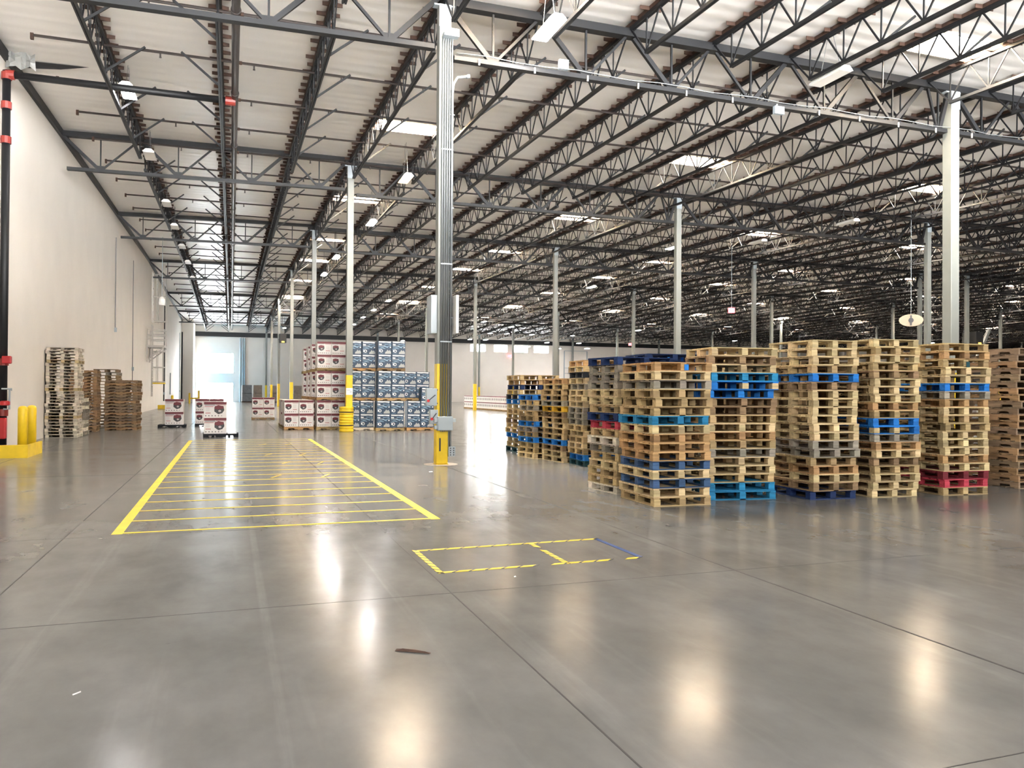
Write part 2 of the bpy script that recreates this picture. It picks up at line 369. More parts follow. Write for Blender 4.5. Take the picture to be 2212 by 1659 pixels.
# ------------------------------------------------------------------ skylights
def skylight_meshes():
    h = 0.5; wv = MB()
    for (x0, y0, x1, y1) in ((-SW / 2, -SD / 2, SW / 2, -SD / 2), (SW / 2, -SD / 2, SW / 2, SD / 2), (SW / 2, SD / 2, -SW / 2, SD / 2), (-SW / 2, SD / 2, -SW / 2, -SD / 2)):
        wv.bar((x0, y0, h / 2 - 0.06), (x1, y1, h / 2 - 0.06), 0.04, h)
    pn = MB(); pn.box(-SW / 2 - 0.02, -SD / 2 - 0.02, h - 0.1, SW / 2 + 0.02, SD / 2 + 0.02, h - 0.06)
    return wv.mesh('curb', 'well'), pn.mesh('panel', 'skylight')
cm, pm = skylight_meshes()
for j, y in enumerate(SKYY):
    for i, x in enumerate(skyrange(y)):
        t = thing('skylight', 'glowing roof skylight, %s from the left in the %s row back' % (ORD[i], ORD[j]), 'skylight', (x, y, deck(y)), 0, 'roof skylights')
        obj('curb', cm, t); obj('panel', pm, t)

# ------------------------------------------------------------------ roof joists
DJ = 1.12
def joist_parts(L, both):
    tc_ = MB(); tc_.box(-0.06, 0, -0.20, -0.008, L, -0.11); tc_.box(0.008, 0, -0.20, 0.06, L, -0.11)
    bc = MB(); bc.box(-0.055, 0.95, -DJ, -0.008, L - 0.95, -DJ + 0.08); bc.box(0.008, 0.95, -DJ, 0.055, L - 0.95, -DJ + 0.08)
    wb = MB(); n = max(1, round((L - 1.9) / 1.28)); st = (L - 1.9) / n
    zt, zl = -0.16, -DJ + 0.05
    wb.bar((0, 0.1, zt), (0, 0.95, zl), 0.03, 0.045); wb.bar((0, L - 0.1, zt), (0, L - 0.95, zl), 0.03, 0.045)
    for k in range(n + 1):
        y = 0.95 + k * st
        wb.bar((0, y, zl), (0, y, zt), 0.028, 0.035)
        if k > 0: wb.bar((0, y, zl), (0, y - st / 2, zt), 0.03, 0.042)
        if k < n: wb.bar((0, y, zl), (0, y + st / 2, zt), 0.03, 0.042)
    # timber nailer with the metal hangers for the sub-purlins sticking out on both sides
    nl = MB(); rt, lf = [(0.075, 0)], [(-0.075, 0)]; k = 0; y = 0.3
    while y < L - 0.1:
        for sd, lst in ((1, rt), (-1, lf)):
            ln = 0.2 + 0.05 * math.sin(k * 2.7 + sd)
            lst += [(sd * 0.075, y - 0.035), (sd * (0.075 + ln), y - 0.008), (sd * (0.075 + ln), y + 0.008), (sd * 0.075, y + 0.035)]
        y += 0.61; k += 1
    rt.append((0.075, L)); lf.append((-0.075, L))
    n_ = len(rt); vs = []
    for (xa, ya), (xb, yb) in zip(lf, rt):
        for z in (-0.11, -0.012): vs += [(xa, ya, z), (xb, yb, z)]
    fs = []
    for i in range(n_ - 1):
        a_, b_ = i * 4, i * 4 + 4
        fs += [(a_, a_ + 1, b_ + 1, b_), (a_ + 2, b_ + 2, b_ + 3, a_ + 3), (a_, b_, b_ + 2, a_ + 2), (a_ + 1, a_ + 3, b_ + 3, b_ + 1)]
    fs += [(0, 2, 3, 1), (n_ * 4 - 4, n_ * 4 - 3, n_ * 4 - 1, n_ * 4 - 2)]
    nl.add(vs, fs)
    ys = []; y = 2.3; sg_ = -1 if both else 1
    while y < L - 1: ys.append(y); y += 3.42
    st_ = MB(); st_.bar((sg_ * 0.04, 0, -DJ + 0.06), (sg_ * 1.06, 0, -0.24), 0.045, 0.06)
    return tc_, bc, wb, nl, st_, ys
JX = [COLX0 + JS * k for k in range(-60, 70)]
LEFTJ = [-3.45, -0.38, 2.32]
jcount = 0
BAYN = ['nearest', 'second', 'third', 'fourth', 'fifth', 'sixth', 'farthest']
for bi in range(len(ROWS) - 1):
    y0, y1 = ROWS[bi], ROWS[bi + 1]; L0 = y1 - y0; za, zc = deck(y0), deck(y1)
    L = math.hypot(L0, zc - za); ang = math.atan2(zc - za, L0)
    xs = LEFTJ + [x for x in JX if 4.5 < x < 1.30 * y1 + 2.0]
    near = bi < 3
    cache = {}
    for xi, x in enumerate(xs):
        both = xi == 1
        if both not in cache:
            *ps, ys = joist_parts(L, both)
            if near: cache[both] = [p.mesh(nm, mt) for p, nm, mt in zip(ps, ('top_chord', 'bottom_chord', 'web', 'nailer', 'bridging_strut'), ('steel', 'steel', 'steel', 'rust', 'steel'))] + [ys]
            else:
                a = MB()
                for p, mi in zip(ps[:4], (0, 0, 0, 1)): a.add(p.v, p.f, mi)
                for y in ys: a.add([(v[0], v[1] + y, v[2]) for v in ps[4].v], ps[4].f, 0)
                cache[both] = a.mesh('roof_joist', ['steel', 'rust'])
        lab = 'dark open-web steel roof joist, %s from the left wall in the %s bay' % (ORD[xi], BAYN[bi])
        if near:
            t = thing('roof_joist', lab, 'roof joist', (x, y0, za), 0, 'open-web roof joists')
            for me, nm in zip(cache[both][:4], ('top_chord', 'bottom_chord', 'web', 'nailer')): obj(nm, me, t)
            for y in cache[both][5]: obj('bridging_strut', cache[both][4], t, (0, y, 0))
        else:
            t = obj('roof_joist', cache[both], None, (x, y0, za)); tag(t, lab, 'roof joist', 'open-web roof joists')
        t.rotation_euler = (ang, 0, 0); jcount += 1

# ------------------------------------------------------------------ girder trusses
def girder_parts(W, z0, z1, step):   # local x 0..W, bottom underside z0 at start, z1 at end
    H = 1.42
    zl = lambda x: z0 + (z1 - z0) * x / W
    tcm = MB(); tcm.bar((0, 0, zl(0) + H), (W, 0, zl(W) + H), 0.26, 0.21)
    bcm = MB(); bcm.bar((0.25, 0, zl(0) + 0.06), (W - 0.25, 0, zl(W) + 0.06), 0.2, 0.12)
    wb = MB(); nodes = [0.0]
    while nodes[-1] + step < W - 0.9: nodes.append(nodes[-1] + step)
    nodes.append(W)
    for a, b in zip(nodes[:-1], nodes[1:]):
        m_ = (a + b) / 2
        lft = m_ < W / 2
        wb.bar((a + 0.12, 0, zl(a) + H - 0.1), (m_ - 0.04, 0, zl(m_) + 0.1), 0.1 if lft else 0.07, 0.12 if lft else 0.07)
        wb.bar((b - 0.12, 0, zl(b) + H - 0.1), (m_ + 0.04, 0, zl(m_) + 0.1), 0.07 if lft else 0.1, 0.07 if lft else 0.12)
        wb.bar((m_, 0, zl(m_) + 0.1), (m_, 0, zl(m_) + H - 0.05), 0.05, 0.05)
        wb.box(m_ - 0.16, -0.015, zl(m_) + 0.08, m_ + 0.16, 0.015, zl(m_) + 0.26)
    return tcm, bcm, wb
gcount = 0
GX = [WALLX + 0.02] + [COLX0 + BAY * k for k in range(11)]
for ri, y in enumerate(ROWS[1:7]):
    cache = {}
    for gi in range(len(GX) - 1):
        if GX[gi] > 1.3 * y + 2: break
        W = GX[gi + 1] - GX[gi]; left = gi == 0
        if left not in cache:
            ps = girder_parts(W, 0.0 if not left else 0.06, 0.0 if not left else 0.2, JS if not left else 2.86)
            if ri < 3: cache[left] = [p.mesh(nm, 'steel') for p, nm in zip(ps, ('top_chord', 'bottom_chord', 'web'))]
            else:
                a = MB()
                for p in ps: a.add(p.v, p.f)
                cache[left] = a.mesh('girder_truss', 'steel')
        lab = 'dark steel girder truss, %s span from the left wall in the %s row back' % (ORD[gi], ORD[ri])
        if ri < 3:
            t = thing('girder_truss', lab, 'girder truss', (GX[gi], y, zb(y)), 0, 'girder trusses across the hall')
            for me, nm in zip(cache[left], ('top_chord', 'bottom_chord', 'web')): obj(nm, me, t)
        else:
            t = obj('girder_truss', cache[left], None, (GX[gi], y, zb(y))); tag(t, lab, 'girder truss', 'girder trusses across the hall')
        gcount += 1

# ------------------------------------------------------------------ columns
def column(x, y, label, s=0.28, band=2.47, plate=True):
    top = zb(y) + 1.3
    t = thing('column', label, 'column', (x, y, 0), 0, 'steel roof columns')
    h = s / 2
    b = MB(); b.bevbox(-h, -h, 0.02, h, h, top, 0.02); b.build('shaft', 'grey', t)
    b = MB(); b.bevbox(-h - 0.004, -h - 0.004, 0.02, h + 0.004, h + 0.004, band, 0.02); b.build('painted_band', 'yellow', t)
    if plate:
        b = MB(); b.box(-h - 0.015, -h - 0.015, 0, h + 0.015, h + 0.015, 0.02); b.build('base_plate', 'yellow', t)
    b = MB(); b.box(-h - 0.12, -0.1, top - 0.02, h + 0.12, 0.1, top + 0.02)
    b.box(-h - 0.01, -h - 0.012, top - 0.55, h + 0.01, -h, top); b.build('cap_plate', 'box', t)
    return t
cols = {}
for ri, y in enumerate(ROWS[1:]):
    for k in range(10):
        x = COLX0 + BAY * k
        if x > 1.3 * y + 3 or (ri == 6 and k > 6): break
        yy = y if ri < 6 else y - 0.6
        lab = 'square grey steel column, %s from the left in the %s row of columns' % (ORD[k], ORD[ri])
        if (ri, k) == (0, 0): lab = 'nearest square grey column with yellow base, carrying a bundle of conduits'
        if (ri, k) == (1, 0): lab = 'grey column with yellow base rising out of the ribbed yellow guard'
        if (ri, k) == (0, 1): lab = 'thick grey column rising behind the right-hand pallet stacks'
        cols[(ri, k)] = column(x, yy, lab, 0.28 if not (ri == 0 and k == 1) else 0.34)
x5 = 58.9
column(x5, 51.2, 'grey column behind the pallets carrying a black box with yellow strip')
b = MB(); b.bar((x5 + 0.1, 51.2, 3.2), (x5 + 2.6, 51.2, 7.4), 0.2, 0.2)
tag(b.build('diagonal_brace', 'grey'), 'grey diagonal brace leaning against a far column at the right', 'brace')
# label plate on the guarded column
b = MB(); b.box(-0.145, -0.155, 1.6, 0.145, -0.149, 1.9); sg = b.build('sign_plate', 'wprint', cols[(1, 0)])
b = MB(); b.box(0.02, -0.158, 1.72, 0.11, -0.1555, 1.735); b.box(-0.1, -0.158, 1.8, 0.05, -0.1555, 1.81); b.build('lettering', 'ink', sg)

# nearest column: conduits, boxes, panels -----------------------------------
X0, Y0 = COLX0, 19.1
fy = Y0 - 0.14
for i in range(5):
    x = X0 - 0.055 + i * 0.058
    b = MB(); b.tube([(x, fy - 0.035, 1.17), (x, fy - 0.035, 10.35), (x + 0.03, fy - 0.02, 10.5), (x + 0.09, fy + 0.02, 10.62)], 0.021, 8)
    o = b.build('electrical_conduit', 'galv', smooth=True)
    tag(o, 'silver conduit on the nearest column, %s from the left of five' % ORD[i], 'conduit', 'conduits on the nearest column')
    s = MB()
    for z in (3.0, 4.9, 7.7): s.bar((x - 0.028, fy - 0.06, z), (x + 0.028, fy - 0.06, z), 0.01, 0.03)
    s.build('conduit_strap', 'box', o)
x = X0 + 0.215
b = MB(); b.tube([(x, Y0 - 0.05, 0.42), (x, Y0 - 0.05, 9.15), (x + 0.03, Y0 - 0.05, 9.38), (x + 0.13, Y0 - 0.05, 9.55), (x + 0.42, Y0 - 0.05, 9.62)], 0.038, 10)
o = b.build('gooseneck_pipe', 'galv', smooth=True); tag(o, 'silver gooseneck pipe bending right at the top of the nearest column', 'pipe')
s = MB(); s.tube([(x + 0.36, Y0 - 0.05, 9.605), (x + 0.44, Y0 - 0.05, 9.622)], 0.052, 10)
for z in (8.6, 6.3, 3.6): s.bar((x - 0.06, Y0 - 0.09, z), (x + 0.05, Y0 - 0.09, z), 0.02, 0.03)
s.build('pipe_fitting', 'galv', o)
t = thing('junction_box', 'large grey junction box at the foot of the nearest column', 'junction box', (X0 + 0.03, fy - 0.09, 0.84))
b = MB(); b.bevbox(-0.19, -0.08, 0, 0.19, 0.085, 0.34, 0.008); b.build('enclosure', 'box', t)
b = MB(); b.bevbox(-0.175, -0.088, 0.012, 0.175, -0.079, 0.328, 0.004); b.build('cover', 'box', t)
b = MB()
for sx in (-1, 1): b.bevbox(sx * 0.225 - 0.045, -0.06, 0.2, sx * 0.225 + 0.045, 0.04, 0.29, 0.01)
b.bevbox(-0.26, -0.05, 0.03, -0.185, 0.04, 0.12, 0.01); b.build('side_fitting', 'box', t)
b = MB()
for i in range(6): b.tube([(-0.1 + 0.045 * i, -0.02, -0.03), (-0.1 + 0.045 * i, -0.02, 0.0)], 0.015, 8)
b.build('cable_gland', 'galv', t)
for i, (cx, z0, z1, ww, lab) in enumerate(((4.60, 1.44, 1.86, 0.26, 'upper grey disconnect switch with red handle on the left of nearest column'), (4.66, 1.0, 1.34, 0.2, 'lower grey disconnect switch with red handle on the left of nearest column'))):
    t = thing('disconnect_switch', lab, 'switch', (cx - 0.02, fy - 0.02, z0), 0, 'disconnect switches on the nearest column')
    b = MB(); b.bevbox(-ww / 2, -0.07, 0, ww / 2, 0.07, z1 - z0, 0.01); b.build('enclosure', 'box', t)
    b = MB(); b.tube([(-ww / 2 + 0.04, -0.075, 0.12), (-ww / 2 + 0.04, -0.11, 0.12)], 0.035, 12); b.build('knob', 'red', t)
    b = MB(); b.bar((-ww / 2 + 0.05, -0.1, 0.13), (ww / 2 - 0.05, -0.1, 0.26), 0.02, 0.02); b.build('lever', 'ink', t)
    b = MB()
    for dz in (0.04, (z1 - z0) - 0.05): b.box(ww / 2 - 0.02, -0.02, dz, 4.74 - cx + 0.02, 0.02, dz + 0.03)
    b.build('bracket', 'ink', t)
t = thing('outlet_box', 'grey outlet box with two columns of sockets hanging beside nearest column', 'outlet box', (X0 + 0.235, fy - 0.0, 0.2))
b = MB(); b.bevbox(-0.085, -0.05, 0, 0.085, 0.05, 0.24, 0.008); b.build('enclosure', 'box', t)
for i in range(4):
    for sx in (-1, 1):
        b = MB(); b.tube([(sx * 0.04, -0.052, 0.04 + i * 0.053), (sx * 0.04, -0.047, 0.04 + i * 0.053)], 0.016, 8); b.build('socket', 'ink', t)
b = MB(); b.tube([(-0.03, 0, 0.24), (-0.03, 0, 0.97)], 0.016, 8); b.tube([(-0.075, 0.01, 0.24), (-0.075, 0.01, 0.97)], 0.016, 8); b.build('feed_conduit', 'galv', t)
for sx, xx, ww, lab in ((-1, 4.655, 0.16, 'pale grey panel fixed to the left side of the nearest column'), (1, 5.175, 0.07, 'white panel fixed to the right side of the nearest column')):
    t = thing('wall_panel', lab, 'panel', (xx, Y0 - 0.0, 3.2), 0, 'panels on the nearest column')
    b = MB(); b.bevbox(-ww / 2, -0.35 if sx > 0 else -0.1, 0, ww / 2, 0.35, 0.94, 0.012); b.build('face', 'box' if sx < 0 else 'white', t)
    b = MB(); b.box(min(0, -sx * 0.1), -0.03, 0.2, max(0, -sx * 0.1), 0.03, 0.26); b.box(min(0, -sx * 0.1), -0.03, 0.7, max(0, -sx * 0.1), 0.03, 0.76); b.build('bracket', 'box', t)
b = MB(); b.box(-0.02, -0.008, 0, 0.02, 0.0, 0.32)
o = b.build('cable_slot', 'ink', None, (X0 - 0.06, fy - 0.002, 0.33)); tag(o, 'dark slot in the yellow foot of the nearest column', 'slot')
t = thing('tray_box', 'pale box on the gutter at the top of the nearest column', 'junction box', (X0 + 0.1, fy - 0.14, 10.42))
b = MB(); b.bevbox(-0.18, -0.1, 0, 0.2, 0.1, 0.1, 0.01); b.build('enclosure', 'box', t)
b = MB(); b.bevbox(-0.06, -0.1, 0.1, 0.2, 0.08, 0.19, 0.01); b.build('fitting', 'white', t)
# small clips and conduit lying along the nearest girder
pts = [(X0 + 0.3 + i * 0.8, Y0 - 0.14, zb(Y0) + 0.15 + 0.03 * math.sin(i * 1.9)) for i in range(30)]
b = MB(); b.tube(pts, 0.013, 6)
tag(b.build('cable_run', 'galv', smooth=True), 'silver cable run lying along the lower chord of nearest girder', 'cable')
for i in range(12):
    x = 5.75 + i * 1.48
    b = MB(); b.box(-0.02, -0.015, -0.085, 0.02, 0.015, 0.06)
    tag(b.build('hook_clip', 'palegrey', None, (x, Y0 - 0.125, zb(Y0) + 0.02)), 'small pale hook on lower chord of nearest girder, %s from the column' % ORD[i], 'hook', 'hooks on the nearest girder')
b = MB(); b.bevbox(-0.13, -0.06, -0.1, 0.13, 0.06, 0.15, 0.01)
tag(b.build('cable_box', 'box', None, (8.0, Y0 - 0.17, zb(Y0) + 0.22)), 'small grey box on the lower chord of nearest girder', 'junction box')
b = MB(); b.bevbox(-0.16, -0.06, -0.1, 0.16, 0.06, 0.12, 0.01); o = b.build('twin_lamp', 'box', None, (14.65, Y0 - 0.18, zb(Y0) - 0.13)); tag(o, 'small emergency lamp under the nearest girder', 'lamp')
b = MB(); b.box(0.02, -0.07, -0.08, 0.14, -0.06, 0.05); b.build('lens', 'white', o)

# ribbed guard round the second column ---------------------------------------
t = thing('column_guard', 'ribbed yellow plastic guard wrapped round the foot of a column', 'column guard', (COLX0 - 0.12, 35.25, 0))
prof = []
for i in range(9):
    z = i * 0.122; prof += [(0.295, z), (0.31, z + 0.03), (0.31, z + 0.08), (0.295, z + 0.11)]
b = MB(); b.lathe(prof, 28); b.build('shell', 'yellow', t, smooth=False)
for z in (0.83, 0.26):
    b = MB(); b.lathe([(0.312, z), (0.318, z), (0.318, z + 0.04), (0.312, z + 0.04)], 28); b.build('strap', 'black', t)

# ------------------------------------------------------------------ sprinkler pipes
n = 0
for k in range(-1, 30):
    y = 24.9 + 3.42 * k + (0.4 if k == 24 else 0)
    if y > 122: break
    xe = min(RIGHTX - 5, 1.3 * y + 4); z = deck(y) - 0.30
    b = MB(); b.tube([(-5.2, y, z), (xe, y, z)], 0.038, 6)
    o = b.build('sprinkler_pipe', 'pipe'); n += 1
    tag(o, 'thin brown sprinkler pipe across the hall under the roof, %s from the front' % ORD[n - 1], 'sprinkler pipe', 'sprinkler branch pipes')
    b = MB(); b.box(-5.26, y - 0.045, z - 0.12, -5.18, y + 0.045, z + 0.05)
    for xx in (0.14,): b.tube([(xx, y, z), (xx + 0.08, y, z)], 0.055, 8)
    b.build('end_fitting', 'rust', o)
    if y < 46:
        hm = MB(); hm.tube([(0, 0, -0.15), (0, 0, 0)], 0.022, 6); hm.tube([(0, 0, -0.16), (0, 0, -0.14)], 0.035, 6); me = hm.mesh('sprinkler_head', 'pipe')
        x = -2.0
        while x < min(xe, 24 if y < 30 else 30):
            obj('sprinkler_head', me, o, (x, y, z)); x += 2.56
XM = 0.03
b = MB(); pts = [(XM, y, deck(y) - 0.86) for y in [10] + ROWS[1:7] + [122.5]]
b.tube(pts, 0.1, 12); o = b.build('sprinkler_main', 'pipe', smooth=True); tag(o, 'thick brown sprinkler main running straight down the hall', 'pipe')
c = MB()
for y in range(14, 120, 6): c.tube([(XM, y - 0.06, deck(y) - 0.86), (XM, y + 0.06, deck(y) - 0.86)], 0.122, 12)
c.build('coupling', 'pipe', o)
b = MB(); zc = deck(26.5) - 0.95
b.tube([(-6.12, 26.5, zc), (XM - 0.1, 26.5, zc)], 0.105, 12)
o = b.build('cross_main', 'steel', smooth=True); tag(o, 'dark horizontal pipe joining the left riser to the sprinkler main', 'pipe')
b = MB(); b.tube([(-6.2, 26.5, zc), (-5.98, 26.5, zc)], 0.14, 12); b.tube([(XM - 0.28, 26.5, zc), (XM + 0.02, 26.5, zc)], 0.14, 12); b.build('coupling', 'redfit', o)
t = thing('fire_riser', 'dark fire riser pipe with red valves at the left edge', 'riser', (-6.18, 26.5, 0))
b = MB(); b.tube([(0, 0, 0), (0, 0, zc + 0.1)], 0.11, 12); b.build('pipe', 'steel', t, smooth=True)
for z in (zc - 0.05, zc - 0.9, zc - 1.9, 2.55, 1.1):
    b = MB(); b.tube([(0, 0, z - 0.1), (0, 0, z + 0.1)], 0.14, 12); b.build('coupling', 'redfit', t)
b = MB(); b.bevbox(-0.13, -0.22, 0.35, 0.13, -0.02, 0.95, 0.04); b.build('valve_body', 'red', t)
b = MB(); b.bevbox(0.0, -0.2, 2.5, 0.24, -0.05, 2.72, 0.03); b.build('flag_handle', 'red', t)
b = MB(); b.tube([(0.05, -0.15, 1.2), (0.2, -0.15, 1.2), (0.2, -0.15, 1.75), (0.26, -0.15, 1.75)], 0.03, 8); b.tube([(0.0, -0.15, 1.78), (0.26, -0.15, 1.78)], 0.025, 8); b.build('trim_pipe', 'box', t)
b = MB(); b.lathe([(0.08, 0), (0.13, 0.02), (0.13, 0.12), (0.08, 0.14)], 16, c=(0.1, -0.2, 1.3)); b.build('gong', 'red', t)
# torn insulation with a plastic sheet
dq = lambda x, y, o: (x, y, deck(y) - o)
b = MB(); b.add([dq(-6.38, 28.0, .03), dq(-5.9, 27.85, .03), dq(-4.25, 27.75, .03), dq(-5.1, 28.1, .09), dq(-5.8, 28.1, .16), dq(-6.38, 28.3, .12)], [(0, 1, 2, 3, 4, 5)])
o = b.build('torn_insulation', 'darkvoid'); tag(o, 'dark tear in the white roof insulation near the left wall', 'tear')
b = MB(); N = 7
vs = []
for i in range(N):
    for j in range(4): vs.append((-6.38 + i * 0.13, 27.2 + 0.08 * math.sin(i * 1.7 + j), deck(27.2) - 0.04 - j * 0.15 + 0.05 * math.sin(i * 2.1 + j * 1.3)))
b.add(vs, [(i * 4 + j, (i + 1) * 4 + j, (i + 1) * 4 + j + 1, i * 4 + j + 1) for i in range(N - 1) for j in range(3)])
o = b.build('plastic_sheet', 'plastic'); tag(o, 'crumpled grey plastic sheet hanging from the torn insulation', 'sheet')
sm = o.modifiers.new('thick', 'SOLIDIFY'); sm.thickness = 0.01

# ------------------------------------------------------------------ high-bay lights
def light_meshes():
    L, Wd = 1.24, 0.42; h = MB()
    pr = [(-Wd / 2, 0), (-Wd / 2 + 0.02, 0.05), (-0.1, 0.13), (0.1, 0.13), (Wd / 2 - 0.02, 0.05), (Wd / 2, 0), (Wd / 2 - 0.015, 0), (0.09, 0.115), (-0.09, 0.115), (-Wd / 2 + 0.015, 0)]
    h.prism([(x, -L / 2, z) for x, z in pr], (0, L, 0))
    for s in (-1, 1): h.prism([(-Wd / 2, s * L / 2, 0), (-0.1, s * L / 2, 0.13), (0.1, s * L / 2, 0.13), (Wd / 2, s * L / 2, 0)], (0, s * 0.01, 0))
    ln = MB(); ln.box(-Wd / 2 + 0.03, -L / 2 + 0.03, -0.012, Wd / 2 - 0.03, L / 2 - 0.03, 0.01)
    return h, ln
hb, lnb = light_meshes(); HM = hb.mesh('housing', 'white'); LM = {k: lnb.mesh('lens', k) for k in ('lamp', 'warmlamp', 'lens')}
def hibay(x, y, z, kind, label, near=True):
    t = thing('high_bay_light', label, 'light fixture', (x, y, z), 0, 'high-bay light fixtures')
    obj('housing', HM, t); obj('lens', LM[kind], t)
    up = deck(y) - z
    if near and up > 0.25:
        b = MB(); b.tube([(0, -0.4, 0.12), (0, -0.1, up)], 0.008, 5); b.tube([(0, 0.4, 0.12), (0, 0.1, up)], 0.008, 5); b.build('hanger', 'galv', t)
    return t
st = {'lamp': 'lit', 'warmlamp': 'warm lit', 'lens': 'unlit'}
for x, y, z, k, where in ((7.05, 17.6, 10.4, 'lamp', 'nearest, hanging to the right of the nearest column'), (15.4, 17.7, 10.42, 'lens', 'nearest unlit one at the upper right'),
        (-3.1, 27.3, 11.0, 'lamp', 'first above the left aisle, beside the left wall'), (-3.1, 34.4, 10.98, 'lens', 'second above the left aisle'), (-3.1, 43.2, 11.0, 'lens', 'third above the left aisle'),
        (-3.1, 49.2, 11.0, 'lens', 'fourth above the left aisle'), (-3.1, 56.5, 11.1, 'lens', 'fifth above the left aisle'), (-3.1, 64.0, 11.2, 'lens', 'sixth above the left aisle'), (-3.1, 72, 11.1, 'lens', 'seventh above the left aisle'),
        (6.65, 32.2, 10.42, 'warmlamp', 'behind the conduits of the nearest column, under the second girder'), (6.75, 41.2, 10.4, 'lamp', 'behind the guarded column, below the second girder'),
        (6.4, 53.0, 10.45, 'lamp', 'beyond the third girder row'), (6.5, 61.2, 10.45, 'lamp', 'beside the fourth skylight row'),
        (24.6, 41.4, 10.35, 'lamp', 'beside a column in the second row'), (28.4, 38.5, 10.4, 'lens', 'below a skylight right of centre'), (29.4, 32.5, 10.42, 'lens', 'left of the thick column')):
    hibay(x, y, z, k, '%s high-bay light, %s' % (st[k], where))
FAR = [(1047, 695), (1107, 706), (1059, 720), (1095, 721), (1149, 723), (1017, 733), (1184, 740), (1051, 734), (1238, 725), (1378, 714), (1253, 741.5), (1143, 749), (1209, 753), (1271, 753), (1589, 736), (807, 670), (786, 685), (839, 650), (615, 708), (871, 736), (764, 701), (2016, 741), (2128, 745), (1283, 619)]
for i, (px, py) in enumerate(sorted(FAR)):
    d = m3 @ Vector(((px - 1106) / FPX, -(py - 829.5) / FPX, -1.0)); zt = 10.1 if py > 660 else 10.35
    tt = (zt - EYE) / d.z; x, y = d.x * tt, d.y * tt
    if y > 118: k2 = 117 / y; x *= k2; y = 117.0; zt = EYE + (zt - EYE) * k2
    for q in ROWS:
        if abs(y - q) < 0.8: y = q + 1.0
    if abs((y - 24.9) / 3.42 - round((y - 24.9) / 3.42)) < 0.1: y += 0.5
    hibay(x, y, zt, 'lamp', 'small lit high-bay light far away, %s from the left of the distant lights' % ORD[i], True)

# ------------------------------------------------------------------ hanging signs
def exit_sign(x, y, z, label):
    t = thing('exit_sign', label, 'exit sign', (x, y, z), R(-20), 'red exit signs')
    b = MB(); b.bevbox(-0.2, -0.04, -0.16, 0.2, 0.04, 0.16, 0.01); b.build('housing', 'exit', t)
    b = MB(); b.tube([(0, 0, 0.16), (0, 0, deck(y) - z)], 0.012, 6); b.build('pendant', 'box', t)
    b = MB()
    def bar(x0, z0, x1, z1): b.box(x0, -0.046, z0, x1, -0.041, z1)
    for i, ch in enumerate('EXIT'):
        x0 = -0.16 + i * 0.085
        if ch == 'E': bar(x0, -0.08, x0 + 0.015, 0.08); [bar(x0, q - 0.008, x0 + 0.055, q + 0.008) for q in (-0.072, 0, 0.072)]
        if ch == 'X': b.bar((x0, -0.043, -0.08), (x0 + 0.06, -0.043, 0.08), 0.004, 0.016); b.bar((x0 + 0.06, -0.043, -0.08), (x0, -0.043, 0.08), 0.004, 0.016)
        if ch == 'I': bar(x0 + 0.02, -0.08, x0 + 0.036, 0.08)
        if ch == 'T': bar(x0, 0.064, x0 + 0.06, 0.08); bar(x0 + 0.022, -0.08, x0 + 0.038, 0.08)
    b.build('lettering', 'wprint', t)
exit_sign(29.5, 42.6, 6.95, 'red exit sign hanging among the trusses right of centre')
exit_sign(50.5, 96.0, 8.2, 'small red exit sign hanging far back above the pallet stacks')
b = MB(); b.box(43.0, FARY - 0.12, 7.4, 43.7, FARY - 0.02, 7.8); tag(b.build('exit_sign', 'exit'), 'small red exit sign fixed on the far wall under the windows', 'exit sign', 'red exit signs')
t = thing('hanging_disc', 'cream oval disc with a dark upright bar hanging before the right-hand columns', 'disc', (34.45, 33.4, 5.75), R(-44))
b = MB(); prof = [(0.02, -0.03), (0.58, -0.02), (0.6, 0), (0.58, 0.03), (0.02, 0.05)]
vs = []; fs = []; n = 36
for r, z in prof:
    for k in range(n): a = 2 * math.pi * k / n; vs.append((r * math.cos(a), z, r * math.sin(a) * 0.56))
for i in range(len(prof) - 1):
    for k in range(n): fs.append((i * n + k, i * n + (k + 1) % n, (i + 1) * n + (k + 1) % n, (i + 1) * n + k))
fs += [tuple(range(n)), tuple(range(4 * n, 5 * n))]
b.add(vs, fs); b.build('plate', 'cream', t)
b = MB(); b.bar((0, -0.05, -0.27), (0, -0.05, 0.27), 0.08, 0.05, up=(0, 1, 0)); b.build('bar', 'ink', t)
b = MB(); b.tube([(0, -0.09, 0), (0, -0.03, 0)], 0.13, 14); b.build('hub', 'ink', t)
b = MB(); b.tube([(0, 0.03, 0.3), (0, 0.03, deck(33.4) - 5.75)], 0.012, 6); b.build('pendant', 'box', t)
for x, y, z, s, lab in ((5.25, 90.0, 6.9, 0.72, 'black box with yellow strip fixed high on a far left column'), (59.55, 50.9, 6.0, 0.8, 'black box with yellow strip fixed to a column at the right')):
    t = thing('unit_heater', lab, 'heater', (x, y, z), 0, 'black boxes on columns')
    b = MB(); b.bevbox(-s / 2, -s / 2, 0, s / 2, s / 2, s * 1.35, 0.03); b.build('casing', 'black', t)
    b = MB(); b.box(-s * 0.2, -s / 2 - 0.01, 0.02, s * 0.2, -s / 2, 0.16); b.build('strip', 'yellowlit', t)
    b = MB(); b.box(-s / 2 - 0.12, -0.05, 0.3, -s / 2 + 0.02, 0.05, 0.36); b.build('bracket', 'black', t)

